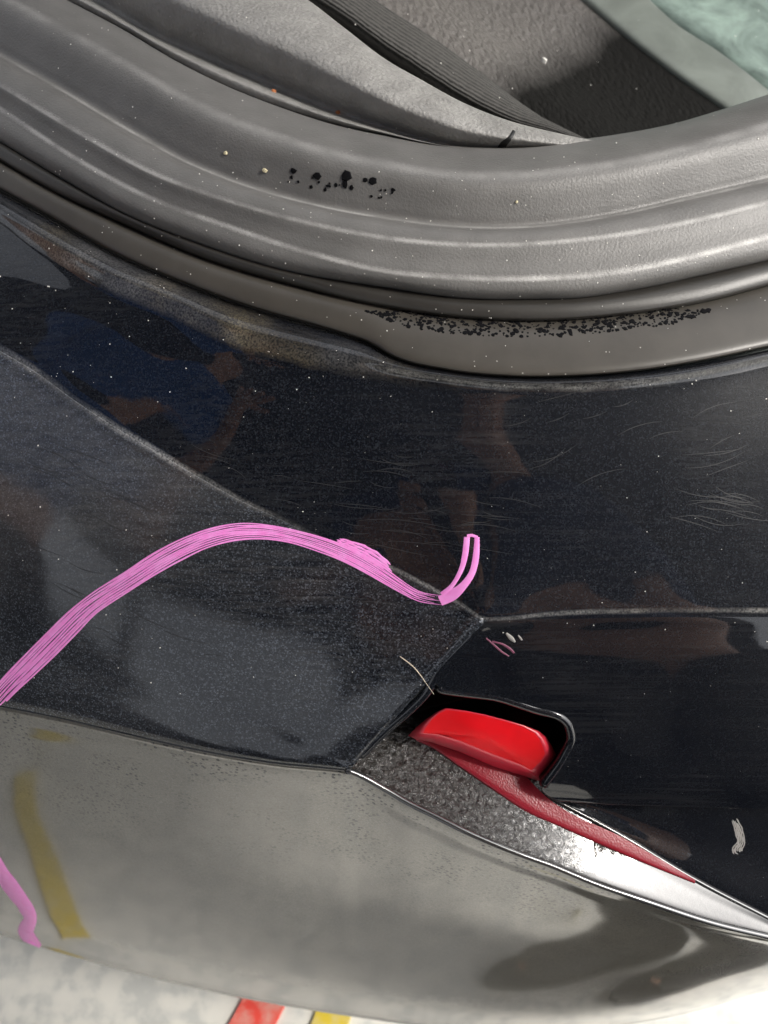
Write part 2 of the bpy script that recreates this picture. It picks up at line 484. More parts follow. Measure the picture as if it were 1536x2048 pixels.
def ledge():
    """pitted dirty ledge, cleaner to the right"""
    t = NT('pitted_dirty_ledge'); ob = t.coord('Object')
    xs = t.node('ShaderNodeSeparateXYZ'); t.link(ob, xs.inputs[0])
    mr = t.node('ShaderNodeMapRange'); t.link(xs.outputs[0], mr.inputs[0])
    mr.inputs[1].default_value = 0.05; mr.inputs[2].default_value = 0.12
    mr.inputs[3].default_value = 1.0; mr.inputs[4].default_value = 0.012
    v = t.voro(ob, 230, 'Distance', 'SMOOTH_F1'); n = t.noise(ob, 340, 5, 0.6, 0.8)
    h = t.math('ADD', t.math('MULTIPLY', v, 0.7), n)
    hh = t.math('MULTIPLY', h, mr.outputs[0])
    bp = t.bump(hh, 1.0, 0.0022)
    t.link(bp, t.b.inputs['Normal']); t.link(bp, t.b.inputs['Coat Normal'])
    c = t.mix(t.math('MULTIPLY', t.ramp(t.noise(ob, 500, 4), [(0.4, 0.0), (0.7, 1.0)]), 0.5), (0.014, 0.012, 0.010), (0.06, 0.053, 0.046))
    t.link(c, t.b.inputs['Base Color']); t.set(Roughness=0.5, Coat_Weight=1.0, Coat_Roughness=0.04, Coat_IOR=1.7); t.b.inputs['Specular IOR Level'].default_value = 0.1
    return t.m
M['ledge'] = ledge()

def floor_mat():
    t = NT('speckled_pale_floor'); ob = t.coord('Object')
    v = t.voro(ob, 55, 'Color', 'SMOOTH_F1'); s = t.node('ShaderNodeSeparateColor'); t.link(v, s.inputs[0])
    n = t.noise(ob, 90, 4, 0.6)
    f = t.ramp(t.math('ADD', t.math('MULTIPLY', s.outputs[0], 0.5), t.math('MULTIPLY', n, 0.5)), [(0.28, 0.0), (0.46, 0.75), (0.62, 1.0)])
    c = t.mix(f, (0.53, 0.53, 0.50), (0.71, 0.69, 0.63))
    b = t.noise(ob, 3.5, 4)
    c = t.mix(t.ramp(b, [(0.35, 0.08), (0.65, 0.0)]), c, (0.40, 0.39, 0.35))
    t.link(c, t.b.inputs['Base Color']); t.set(Roughness=0.6)
    t.link(t.bump(n, 0.2, 0.002), t.b.inputs['Normal'])
    return t.m
M['floor'] = floor_mat()
def worn(name, col):
    t = NT(name); ob = t.coord('Object')
    c = t.mix(t.ramp(t.noise(ob, 70, 4), [(0.4, 0.0), (0.75, 0.5)]), col, (0.55, 0.54, 0.45))
    t.link(c, t.b.inputs['Base Color']); t.set(Roughness=0.6); return t.m
M['yellow'] = worn('yellow_floor_paint', (0.62, 0.46, 0.03))
M['yellow_worn'] = worn('faded_yellow_paint', (0.56, 0.50, 0.16))
M['red'] = worn('red_floor_paint', (0.70, 0.06, 0.04))
M['fleck'] = simple('black_flake', (0.004, 0.004, 0.005), 0.8, Specular_IOR_Level=0.1)
M['crumb'] = simple('pale_crumb', (0.62, 0.55, 0.36), 0.7)
M['rust_crumb'] = simple('orange_crumb', (0.45, 0.16, 0.06), 0.7)
M['grit'] = simple('white_grit', (0.75, 0.73, 0.68), 0.6)
M['hairm'] = simple('pale_hair', (0.62, 0.54, 0.42), 0.4)
M['residue_glint'] = simple('white_residue_glint', (0.33, 0.31, 0.29), 0.6)

# ------------------------------------------------------------------ the ground
def ground():
    V = []; Fc = []
    xs = [-600, -60, -6, -1.5, 1.5, 6, 60, 600]
    for y in xs:
        for x in xs: V.append((x, y, 0))
    n = len(xs)
    for i in range(n - 1):
        for j in range(n - 1):
            Fc.append((i*n + j, i*n + j + 1, (i+1)*n + j + 1, (i+1)*n + j))
    o = mesh_obj('floor', V, Fc, M['floor'], smooth=False)
    o['kind'] = 'structure'
    return o
FLOOR = ground()

# ------------------------------------------------------------------ added unseen canopy and walls that darken what the paint mirrors
M['blocker_sheet'] = simple('dark_blue_blocker_sheet', (0.010, 0.013, 0.020), 0.7)
M['blocker_post'] = simple('dark_blocker_post_steel', (0.03, 0.03, 0.032), 0.5, 0.3)
def sky_blocker():
    x0, x1, y0, y1, h = -2.3, 1.38, -2.3, 0.75, 2.40
    yb, hb = -4.2, 2.35
    root = empty('sky_blocker', (x0, y0, 0), 'added dark blue canopy and walls, unseen, that keep sky out of the paint', 'sky_blocker')
    V = []; Fc = []; n = 60
    for k in range(n + 1):
        x = x0 + (x1 - x0) * k / n; z = h + (0.03 if k % 4 in (1, 2) else 0.0)
        V += [(x, y0, z), (x, y1, z), (x, y0, z + 0.012), (x, y1, z + 0.012)]
    for k in range(n):
        a = 4 * k; b = a + 4
        Fc += [(a, a + 1, b + 1, b), (a + 2, b + 2, b + 3, a + 3), (a, b, b + 2, a + 2), (a + 1, a + 3, b + 3, b + 1)]
    mesh_obj('blocker_roof', V, Fc, M['blocker_sheet'], root, smooth=False)
    V = [(x, y, z) for z in (h - 0.02, h - 0.005) for x, y in ((x1 - 0.05, y0 + 0.02), (1.98, y0 + 0.02), (1.98, -0.06), (x1 - 0.05, -0.06))]
    mesh_obj('blocker_wing', V, [(3, 2, 1, 0), (4, 5, 6, 7), (0, 1, 5, 4), (1, 2, 6, 5), (2, 3, 7, 6), (3, 0, 4, 7)], M['blocker_sheet'], root, smooth=False)
    V = []; Fc = []
    for k in range(n + 1):
        x = x0 + (x1 - x0) * k / n; y = yb + (0.03 if k % 4 in (1, 2) else 0.0)
        V += [(x, y, 0.02), (x, y, hb), (x, y - 0.012, 0.02), (x, y - 0.012, hb)]
    for k in range(n):
        a = 4 * k; b = a + 4
        Fc += [(a, b, b + 1, a + 1), (a + 2, a + 3, b + 3, b + 2), (a + 1, b + 1, b + 3, a + 3), (a, a + 2, b + 2, b)]
    Fc_w = list(Fc)
    mesh_obj('blocker_back', V, Fc, M['blocker_sheet'], root, smooth=False)
    V = []; Fc = []
    for k in range(n + 1):
        y = yb + 0.04 + (0.3 - yb) * k / n; x = x0 + 0.12 + (0.03 if k % 4 in (1, 2) else 0.0)
        V += [(x, y, 0.02), (x, y, 1.5), (x - 0.012, y, 0.02), (x - 0.012, y, 1.5)]
    mesh_obj('blocker_side', V, [tuple(reversed(f)) for f in Fc_w], M['blocker_sheet'], root, smooth=False)
    for x, y in ((x0 + 0.06, y0 + 0.06), (x1 - 0.06, y0 + 0.06), (x0 + 0.06, y1 - 0.06), (x1 - 0.06, y1 - 0.06)):
        V = [(x + a * 0.05, y + b * 0.05, z) for z in (0, h - 0.002) for a, b in ((-1, -1), (1, -1), (1, 1), (-1, 1))]
        mesh_obj('blocker_post', V, [(0, 1, 5, 4), (1, 2, 6, 5), (2, 3, 7, 6), (3, 0, 4, 7), (3, 2, 1, 0), (4, 5, 6, 7)], M['blocker_post'], root, smooth=False)
sky_blocker()

# ------------------------------------------------------------------ the car
CAR = empty('car', (0, 0.2, 0), 'black car with open boot, a pink marker line and red reflector on its bumper', 'car')
US = list(np.linspace(-420, 1960, 170))

def zz(z0):      # the whole boot edge climbs towards the left
    return [(-420, z0 + 0.032), (0, z0 + 0.030), (1000, z0 + 0.022), (1960, z0 + 0.020)]

T_seal_top = [(-300, -235), (0, -66), (145, 10), (240, 60), (350, 125), (450, 175), (550, 215), (675, 255), (768, 275), (868, 293), (1008, 299), (1148, 286), (1238, 274), (1343, 254), (1443, 225), (1536, 195), (1900, 60)]
T_groove = [(0, 105), (125, 175), (250, 250), (375, 320), (500, 370), (625, 405), (768, 432), (918, 450), (1068, 450), (1218, 430), (1368, 396), (1536, 358)]
T_edge1 = [(0, 172), (150, 262), (300, 345), (450, 400), (600, 442), (768, 475), (968, 490), (1218, 472), (1418, 435), (1536, 405)]
T_edge2 = [(0, 215), (150, 315), (300, 395), (450, 450), (600, 500), (768, 543), (918, 556), (1118, 556), (1268, 540), (1418, 506), (1536, 475)]
T_seal_bot = [(0, 280), (125, 355), (250, 425), (400, 485), (550, 533), (768, 572), (918, 593), (1118, 595), (1268, 577), (1418, 545), (1536, 518)]
T_lip_mid = [(0, 322), (100, 380), (250, 450), (400, 515), (600, 575), (725, 606), (918, 636), (1068, 643), (1218, 634), (1418, 603), (1536, 572)]
T_lip_bot = [(0, 375), (100, 430), (235, 505), (350, 555), (500, 610), (640, 650), (700, 668), (736, 681), (781, 707), (894, 736), (1007, 748), (1148, 748), (1289, 736), (1402, 718), (1536, 690)]
T_shelf_top = [(0, 440), (100, 505), (225, 575), (350, 625), (450, 675), (600, 715), (768, 746), (900, 764), (1000, 775), (1100, 779), (1250, 774), (1400, 755), (1536, 725)]
T_ridge = [(-420, 470), (0, 700), (75, 745), (150, 800), (225, 850), (300, 895), (400, 955), (500, 1010), (550, 1033), (665, 1090), (792, 1140), (883, 1187), (930, 1214), (967, 1238), (990, 1239), (1100, 1229), (1300, 1222), (1536, 1222)]

def shift(T, dv): return [(u, v + dv) for u, v in T]
def mixT(A, B, t):
    us = [-420, -200] + list(range(0, 1537, 60)) + [1700, 1960]
    a = interp(A, us); b = interp(B, us)
    return [(u, x * (1 - t) + y * t) for u, x, y in zip(us, a, b)]

# boot seal: rolled lip, groove, two steps
seal_rails = [
    rail(shift(T_seal_top, -6), zz(-0.345), US),
    rail(T_seal_top, zz(-0.319), US),
    rail(mixT(T_seal_top, T_groove, 0.22), zz(-0.3065), US),
    rail(mixT(T_seal_top, T_groove, 0.45), zz(-0.3060), US),
    rail(mixT(T_seal_top, T_groove, 0.86), zz(-0.3175), US),
    rail(T_groove, zz(-0.3215), US),
    rail(mixT(T_groove, T_edge1, 0.35), zz(-0.3165), US),
    rail(T_edge1, zz(-0.3180), US),
    rail(mixT(T_edge1, T_edge2, 0.5), zz(-0.3225), US),
    rail(T_edge2, zz(-0.3265), US),
    rail(mixT(T_edge2, T_seal_bot, 0.6), zz(-0.3305), US),
    rail(T_seal_bot, zz(-0.3365), US),
    rail(shift(T_seal_bot, 5), zz(-0.3420), US),
]
SEAL = loft('boot_seal', seal_rails, M['seal'], CAR, sub=5, thick=0.002)
lip_rails = [
    rail(shift(T_seal_bot, -2), zz(-0.3400), US),
    rail(mixT(T_seal_bot, T_lip_mid, 0.3), zz(-0.3370), US),
    rail(mixT(T_seal_bot, T_lip_mid, 0.85), zz(-0.3405), US),
    rail(T_lip_mid, zz(-0.3440), US),
]
LIP = loft('seal_lip', lip_rails, M['lip'], CAR, sub=5, thick=0.002)
lip2_rails = [
    rail(shift(T_lip_mid, -3), zz(-0.3445), US),
    rail(mixT(T_lip_mid, T_lip_bot, 0.22), zz(-0.3425), US),
    rail(mixT(T_lip_mid, T_lip_bot, 0.75), zz(-0.3455), US),
    rail(T_lip_bot, zz(-0.3480), US),
    rail(shift(T_lip_bot, 4), zz(-0.3515), US),
]
LIP2 = loft('seal_skirt', lip2_rails, M['lip_smooth'], CAR, sub=5, thick=0.002)

# bumper shelf with rounded top bead
RZ = [(-420, -0.326), (0, -0.345), (967, -0.391), (1300, -0.393), (1960, -0.396)]
sh_top = rail(T_shelf_top, zz(-0.3525), US)
ridge = rail(T_ridge, RZ, US)
def chord(a, b, t, up):
    out = []
    for p, q in zip(a, b):
        n = Vector((0, -0.35, 0.94))
        out.append(p.lerp(q, t) + n * up)
    return out
T_G = [(-420, 880), (0, 1112), (75, 1165), (150, 1207), (300, 1290), (425, 1360), (525, 1420), (600, 1466), (640, 1498), (715, 1526)]
GZ = [(-420, -0.400), (0, -0.412), (300, -0.424), (640, -0.4485), (715, -0.4525)]
def top_edge(u):      # the sight-line height of the shelf's lower edge, then of the panel below it
    return rail(T_ridge, RZ, [u])[0]
FIL = [(-420, 0.009), (0, 0.008), (400, 0.0055), (700, 0.004), (967, 0.003), (1100, 0.0035), (1960, 0.0035)]
def fillet(us, t):
    out = []
    top = rail(T_shelf_top, zz(-0.3525), us); rg = rail(T_ridge, RZ, us); L = interp(FIL, us)
    for u, p, r_, l in zip(us, top, rg, L):
        if u < 967:
            s_ = (u + 420) / 1387.0; ug = -420 + 1132 * s_
            q = rail(T_G, GZ, [ug])[0]
        else:
            q = P(u, 1312, -0.4085 - 0.002 * (u - 967) / 990)
        a_ = r_ + (p - r_).normalized() * l; b_ = r_ + (q - r_).normalized() * l
        out.append(a_ * (1 - t) ** 2 + r_ * 2 * t * (1 - t) + b_ * t * t)
    return out
def smooth_row(row, n):
    out = []
    for i in range(len(row)):
        a_ = max(0, i - n); b_ = min(len(row) - 1, i + n); k_ = min(i - a_, b_ - i)
        seg = row[i - k_:i + k_ + 1]
        out.append(sum(seg, Vector()) / len(seg))
    return out
f0 = fillet(US, 0.0); f0s = smooth_row(f0, 14)
shelf_rails = [
    rail(shift(T_lip_bot, -6), zz(-0.3640), US),
    rail(shift(T_lip_bot, 6), zz(-0.3530), US),
    rail(mixT(T_lip_bot, T_shelf_top, 0.55), zz(-0.3480), US),
    sh_top,
    chord(sh_top, f0s, 0.08, -0.0005),
    chord(sh_top, f0s, 0.35, 0.0010),
    chord(sh_top, f0s, 0.65, 0.0006),
    chord(sh_top, smooth_row(f0, 6), 0.90, 0.0001),
    f0, fillet(US, 0.25), fillet(US, 0.5),
]
SHELF = loft('bumper_shelf', shelf_rails, M['paint'], CAR, sub=5, thick=0)

# bumper corner below the ridge, left of the crease
NL = 110
S01 = np.linspace(0, 1, NL)
T_H = [(-420, 1335), (0, 1410), (125, 1435), (250, 1465), (400, 1499), (550, 1524), (690, 1538), (698, 1539)]
T_G = [(-420, 880), (0, 1112), (75, 1165), (150, 1207), (300, 1290), (425, 1360), (525, 1420), (600, 1466), (640, 1498), (715, 1526)]
u_r = [-420 + (967 + 420) * s for s in S01]
u_g = [-420 + (712 + 420) * s for s in S01]
u_h = [-420 + (698 + 420) * s for s in S01]
HZ = [(-420, -0.485), (0, -0.470), (698, -0.455)]
GZ = [(-420, -0.400), (0, -0.412), (300, -0.424), (640, -0.4485), (715, -0.4525)]
rr = rail(T_ridge, RZ, u_r)
gg = rail(T_G, GZ, u_g)
hh_ = rail(T_H, HZ, u_h)
nF = Vector((-0.35, -0.62, 0.70))
crease_px = [(967, 1240), (902, 1312), (867, 1353), (850, 1388), (815, 1423), (768, 1464), (716, 1519)]
def chordF(t, up):
    out = []
    for j, (p, q) in enumerate(zip(rr, gg)):
        s = S01[j]
        out.append(p.lerp(q, t) + nF * (up * (1 - 0.6 * s)))
    return out
corner_rails = [
    fillet(u_r, 0.5), fillet(u_r, 0.75), fillet(u_r, 1.0),
    chordF(0.16, 0.0020),
    chordF(0.35, 0.0048),
    chordF(0.65, 0.0052),
    [p + nF * 0.0006 for p in gg],
    lerp_rail(gg, hh_, 0.55, 0.0010, nF),
    hh_,
    [p + Vector((0.004, 0.006, -0.004)) for p in hh_],
]
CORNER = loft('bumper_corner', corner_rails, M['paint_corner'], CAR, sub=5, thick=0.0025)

# right-hand upper panel; its left end follows the crease, then the reflector pocket
LB = [(1238, 967), (1275, 936), (1312, 902), (1340, 878), (1362, 868), (1378, 884), (1387, 935), (1394, 990), (1406, 1030), (1420, 1072), (1430, 1112), (1440, 1128), (1455, 1138), (1482, 1141), (1510, 1128), (1535, 1113), (1569, 1083), (1584, 1086), (1594, 1100), (1602, 1122)]
# height profile by row: gentle, then steeper, rounding under at the end
IZ = [(1238, -0.391), (1250, -0.3945), (1312, -0.4085), (1362, -0.4200), (1394, -0.4275), (1440, -0.4390), (1482, -0.4495), (1535, -0.4630), (1575, -0.4745), (1602, -0.4840)]
rows_v = [1275, 1312, 1340, 1362, 1378, 1387, 1394, 1406, 1420, 1430, 1440, 1455, 1482, 1510, 1535, 1560, 1575, 1584, 1594, 1602]
NI = 90
panel_rails = []
for v in rows_v:
    uL = float(np.interp(v, [a for a, _ in LB], [b for _, b in LB]))
    z = float(interp(IZ, [v])[0])
    row = []
    for k in range(NI):
        s = k / (NI - 1); s = s ** 1.5
        u = uL + (1960 - uL) * s
        # rows straighten out: at the left they keep v, to the right they follow the ridge and the lower edge
        f = (v - 1238) / (1602 - 1238)
        ease = min(1.0, max(0.0, (u - 967) / 250.0)); ease = ease * ease * (3 - 2 * ease)
        top = float(np.interp(u, [967, 990, 1100, 1300, 1960], [1238, 1239, 1229, 1222, 1222])) if u > 967 else 1238
        bot = float(np.interp(u, [1100, 1223, 1536, 1960], [1602, 1610, 1619, 1630]))
        vr = top + (bot - top) * f
        vv_ = v * (1 - ease) + vr * ease
        zr = z if u < 967 else z - 0.002 * (u - 967) / 990
        row.append(P(u, vv_, zr))
    panel_rails.append(row)
us_top = [967 + (1960 - 967) * (k / (NI - 1)) ** 1.5 for k in range(NI)]
panel_rails = [fillet(us_top, 0.5), fillet(us_top, 0.75), fillet(us_top, 1.0)] + panel_rails
last = panel_rails[-1]
panel_rails.append([p + Vector((0, 0.003, -0.004)) for p in last])
panel_rails.append([p + Vector((0, 0.012, -0.0055)) for p in last])
PANEL = loft('bumper_panel', panel_rails, M['paint_gloss'], CAR, sub=3, thick=0.0022)

# ledge
JI = [(690, 1534), (716, 1516), (768, 1462), (800, 1455), (862, 1470), (990, 1532), (1083, 1588), (1250, 1678), (1380, 1756), (1536, 1838), (1960, 2050)]
JIZ = [(690, -0.456), (768, -0.470), (862, -0.4765), (990, -0.4835), (1083, -0.4905), (1250, -0.507), (1380, -0.5215), (1536, -0.539), (1960, -0.574)]
JO = [(690, 1538), (698, 1540), (768, 1575), (815, 1603), (868, 1629), (932, 1661), (968, 1677), (1048, 1709), (1093, 1725), (1193, 1766), (1293, 1800), (1418, 1841), (1536, 1870), (1960, 1960)]
JOZ = [(690, -0.455), (768, -0.4655), (932, -0.480), (1048, -0.490), (1193, -0.5045), (1293, -0.514), (1418, -0.527), (1536, -0.540), (1960, -0.575)]
UJ = list(np.linspace(692, 1960, 140))
ji = rail(JI, JIZ, UJ); jo = rail(JO, JOZ, UJ)
ledge_rails = [
    [p + Vector((0, 0.014, 0.001)) for p in ji],
    ji,
    lerp_rail(ji, jo, 0.35, -0.0006),
    lerp_rail(ji, jo, 0.75, -0.0004),
    lerp_rail(ji, jo, 0.93, 0.0),
    lerp_rail(ji, jo, 0.985, 0.0006),
]
LEDGE = loft('bumper_ledge', ledge_rails, M['ledge'], CAR, sub=5, thick=0.002)

def tube(name, pts, rad, mat, parent=None, sides=8, taper=False):
    V = []; Fc = []; n = len(pts)
    for k, p in enumerate(pts):
        a = pts[max(k - 1, 0)]; b = pts[min(k + 1, n - 1)]
        t = (b - a).normalized()
        x = t.cross(Vector((0, 0.3, 1))).normalized(); y = x.cross(t)
        r_ = rad if not taper else rad * (0.35 + 0.65 * math.sin(math.pi * (0.15 + 0.85 * k / (n - 1))))
        for s in range(sides):
            an = 2 * math.pi * s / sides
            V.append(p + x * math.cos(an) * r_ + y * math.sin(an) * r_)
    for k in range(n - 1):
        for s in range(sides):
            a = k * sides + s; b = k * sides + (s + 1) % sides
            Fc.append((a, b, b + sides, a + sides))
    Fc.append(tuple(range(sides))[::-1]); Fc.append(tuple((n - 1) * sides + s for s in range(sides)))
    return mesh_obj(name, V, Fc, mat, parent)

tube('ledge_bead', [p + Vector((0, -0.0008, 0.0002)) for p in jo], 0.0019, M['rim_bead'], CAR, 10)
tube('panel_bead', [p + Vector((0.0, 0.001, -0.0022)) for p in hh_], 0.0019, M['paint_trim'], CAR, 10)

# recess face between the panel's underside and the ledge
KT = [(1085, 1592), (1124, 1606), (1223, 1614), (1536, 1623), (1960, 1634)]
UK = list(np.linspace(1088, 1960, 80))
KB = [(1083, 1588), (1250, 1678), (1380, 1756), (1536, 1838), (1960, 2050)]
kt = [p + Vector((0, 0.007, 0)) for p in rail(KT, [(1085, -0.4905), (1960, -0.4935)], UK)]
kb = [p + Vector((0, 0.0008, 0.0006)) for p in rail(KB, JIZ, UK)]
recess_rails = [kt, lerp_rail(kt, kb, 0.10, -0.0004), lerp_rail(kt, kb, 0.5, -0.0018), lerp_rail(kt, kb, 0.92, 0.0002), kb]
RECESS = loft('bumper_recess', recess_rails, M['paint_trim'], CAR, sub=4, thick=0.0015)
tube('recess_trim_strip', [p + Vector((0, -0.0004, 0.0006)) for p in kb], 0.0011, M['rim_bead'], CAR, 8)

# lower bumper face
UL_ = list(np.linspace(-420, 1960, 170))
def top_of_face(u):
    if u < 690:
        return float(interp(T_H, [u])[0]), float(interp(HZ, [u])[0])
    return float(interp(JO, [u])[0]), float(interp(JOZ, [u])[0])
face_top = []
for u in UL_:
    v, z = top_of_face(u)
    face_top.append(P(u, v + 3, z - 0.0035))
T_M = [(-420, 1742), (0, 1870), (100, 1900), (250, 1942), (400, 1978), (550, 2008), (700, 2032), (860, 2054), (1000, 2064), (1130, 2062), (1268, 2045), (1368, 2025), (1536, 1975), (1960, 1800)]
MZ = [(-420, -0.92), (0, -0.93), (768, -0.95), (1536, -0.93), (1960, -0.90)]
face_bot = rail(T_M, MZ, UL_)
nL = Vector((0, -0.97, 0.22))
face_rails = [
    [p + Vector((0, 0.010, 0.0)) for p in face_top],
    face_top,
    lerp_rail(face_top, face_bot, 0.06, 0.002, nL),
    lerp_rail(face_top, face_bot, 0.35, 0.010, nL),
    lerp_rail(face_top, face_bot, 0.70, 0.010, nL),
    lerp_rail(face_top, face_bot, 0.96, 0.002, nL),
    face_bot,
    [p + Vector((0, 0.012, -0.008)) for p in face_bot],
    [p + Vector((0, 0.10, -0.012)) for p in face_bot],
]
FACE = loft('bumper_face', face_rails, M['paint_film'], CAR, sub=5, thick=0.003)

# reflector pocket: walls from the rim inward, back plate, then the lens
def pocket():
    rim_px = [(698, 1532, -0.4555), (716, 1517, -0.4535), (768, 1464, -0.4420), (815, 1423, -0.4330), (850, 1388, -0.4255), (867, 1362, -0.4200)]
    rim = [P(*q) for q in rim_px]
    for v, u in LB:
        if v >= 1378 and v <= 1584:
            rim.append(P(u, v, float(interp(IZ, [v])[0])))
    inn = [p + Vector((0, 0.010, -0.010)) for p in rim]
    inn2 = [p + Vector((0, 0.026, -0.022)) for p in rim]
    rim = [p + Vector((0, 0.0006, -0.0012)) for p in rim]
    V = rim + inn + inn2; n = len(rim); Fc = []
    for k in range(n - 1):
        Fc.append((k, k + 1, n + k + 1, n + k)); Fc.append((n + k, n + k + 1, 2*n + k + 1, 2*n + k))
    c = sum(inn2, Vector()) / n
    V.append(c)
    for k in range(n): Fc.append((2*n + k, 2*n + (k + 1) % n, 3*n))
    k = len(V); V += [inn2[0] + Vector((0, 0.03, -0.03)), inn2[-1] + Vector((0.01, 0.03, -0.03))]
    Fc.append((2*n, k, k + 1, 3*n - 1))
    o = mesh_obj('reflector_pocket', V, Fc, M['pocket'], CAR, smooth=False)
    return o
pocket()
PR = [P(u, v, float(interp(IZ, [v])[0])) for u, v in path_resample([(876, 1374), (884, 1381), (935, 1388), (990, 1395), (1030, 1407), (1072, 1421), (1112, 1432), (1130, 1444), (1138, 1458), (1141, 1482), (1128, 1510), (1113, 1535), (1085, 1572)], 60)]
tube('pocket_rim', [p + Vector((0.0006, 0.0012, -0.0018)) for p in PR], 0.0026, M['paint_trim'], CAR, 12)
CR1 = [P(u, v, float(interp([(1244, -0.3945), (1312, -0.4085), (1353, -0.418), (1388, -0.4255), (1423, -0.4330), (1464, -0.4420), (1517, -0.4535)], [v])[0])) for u, v in path_resample([(966, 1246), (936, 1277), (903, 1312), (879, 1340), (866, 1360), (850, 1388), (815, 1423), (768, 1464), (720, 1512)], 50)]
tube('crease_edge', [p + Vector((0, 0.0020, -0.0024)) for p in CR1], 0.0036, M['paint_trim'], CAR, 14)

REF = mesh_obj('reflector', [], [], M['lens'], CAR)
def lens():
    outer = [(818, 1470), (832, 1455), (850, 1440), (872, 1424), (891, 1416), (930, 1421), (967, 1428), (1010, 1439), (1048, 1450), (1078, 1462), (1092, 1474), (1104, 1492), (1113, 1511), (1100, 1532), (1080, 1562), (1048, 1551), (990, 1533), (920, 1502), (862, 1482), (834, 1478)]
    inner = [(846, 1466), (853, 1453), (864, 1439), (878, 1427), (893, 1420), (931, 1424), (968, 1432), (1010, 1443), (1046, 1454), (1070, 1467), (1080, 1480), (1086, 1494), (1090, 1508), (1080, 1524), (1062, 1540), (1040, 1528), (986, 1508), (922, 1482), (876, 1468), (856, 1467)]
    def zo(u, v):  # tilted face
        return -0.4385 - 0.00030 * (v - 1416) + 0.000012 * (u - 818)
    n = len(outer)
    O = [P(u, v, zo(u, v) - 0.004) for u, v in outer]
    I = [P(u, v, zo(u, v)) for u, v in inner]
    Mi = [a.lerp(b, 0.72) + Vector((0, 0, 0.0016)) for a, b in zip(O, I)]
    B = [p + Vector((0, 0.0026, -0.0115)) for p in O]
    c = sum(I, Vector()) / n + Vector((0, -0.0003, 0.0012))
    V = I + [c]
    Fc = [(k, (k + 1) % n, n) for k in range(n)]
    me = REF.data
    # the body of the lens (bevel ring, sides and back); the bright face is its own part
    V2 = B + O + Mi + I; F2 = []
    for r_ in range(3):
        for k in range(n):
            a = r_ * n + k; b = r_ * n + (k + 1) % n
            F2.append((a, b, b + n, a + n))
    F2.append(tuple(range(n)))
    me.from_pydata([tuple(v) for v in V2], [], F2)
    me.polygons.foreach_set('use_smooth', [True] * len(me.polygons)); me.materials.clear(); me.materials.append(M['lens_bevel']); me.update()
    # inner rows so that the face is gently domed
    rings = [I]
    for q, up in ((0.75, 0.0007), (0.5, 0.0011), (0.25, 0.0013)):
        rings.append([c + (p - c) * q + Vector((0, -0.0003, up - 0.0012)) for p in I])
    V = [p for r_ in rings for p in r_] + [c]
    Fc = []
    for r_ in range(3):
        for k in range(n):
            a = r_ * n + k; b = r_ * n + (k + 1) % n
            Fc.append((a, b, b + n, a + n))
    for k in range(n): Fc.append((3*n + k, 3*n + (k + 1) % n, 4*n))
    mesh_obj('lens_face', V, Fc, M['lens'], REF)
lens()
# red strip that stands in for the lens mirrored in the ledge
fl_top = [(830, 1479), (862, 1484), (920, 1504), (990, 1535), (1048, 1553), (1083, 1588), (1250, 1680), (1390, 1762)]
fl_bot = [(830, 1481), (862, 1495), (920, 1535), (990, 1583), (1048, 1621), (1125, 1656), (1250, 1711), (1390, 1768)]
UFL = list(np.linspace(832, 1388, 60))
def ledge_pt(u, v, off):
    h = hit(u, v, {'bumper_ledge'})
    if h is None:
        a = P(u, v, float(interp(JIZ, [u])[0])); return a + Vector((0, 0, off))
    return h[0] + Vector((0, 0, off))
ft = interp(fl_top, UFL); fb = interp(fl_bot, UFL)
LENS_REFLECTION = loft('lens_reflection', [[ledge_pt(u, a + (b - a) * q, o_) for u, a, b in zip(UFL, ft, fb)] for q, o_ in ((0.0, 0.0024), (0.5, 0.0021), (0.94, 0.0016), (1.0, 0.0001))], M['red_reflection'], REF, sub=2, thick=0, cast=False)

# ------------------------------------------------------------------ inside of the boot
T_gap = [(-420, -560), (200, -215), (450, -78), (612, 2), (690, 62), (768, 122), (843, 165), (918, 206), (1008, 242), (1100, 265), (1200, 284), (1300, 296), (1960, 360)]
T_tr_valley = [(-420, -330), (0, -105), (200, 3), (300, 62), (400, 108), (520, 160), (650, 214), (760, 252), (900, 290), (1100, 300), (1960, 330)]
T_tr_ridge = mixT(T_tr_valley, T_gap, 0.42)
UT = list(np.linspace(-420, 1330, 130))
def zt(z0):
    return [(-420, z0 + 0.032), (0, z0 + 0.030), (650, z0 + 0.0248), (1000, z0 * 0.45 - 0.322 * 0.55 + 0.022), (1200, z0 * 0.06 - 0.322 * 0.94 + 0.0215), (1330, -0.3045)]
trim_rails = [
    rail(shift(T_seal_top, 8), zz(-0.340), UT),
    rail(shift(T_seal_top, -4), zz(-0.327), UT),
    rail(mixT(T_seal_top, T_tr_valley, 0.5), zt(-0.3225), UT),
    rail(T_tr_valley, zt(-0.3320), UT),
    rail(mixT(T_tr_valley, T_tr_ridge, 0.45), zt(-0.3195), UT),
    rail(T_tr_ridge, zt(-0.3080), UT),
    rail(mixT(T_tr_ridge, T_gap, 0.55), zt(-0.3075), UT),
    rail(T_gap, zt(-0.3210), UT),
    [p + Vector((0, 0.004, -0.06)) for p in rail(T_gap, zt(-0.3210), UT)],
]
TRIM = loft('boot_sill_trim', trim_rails, M['trim'], CAR, sub=5, thick=0)

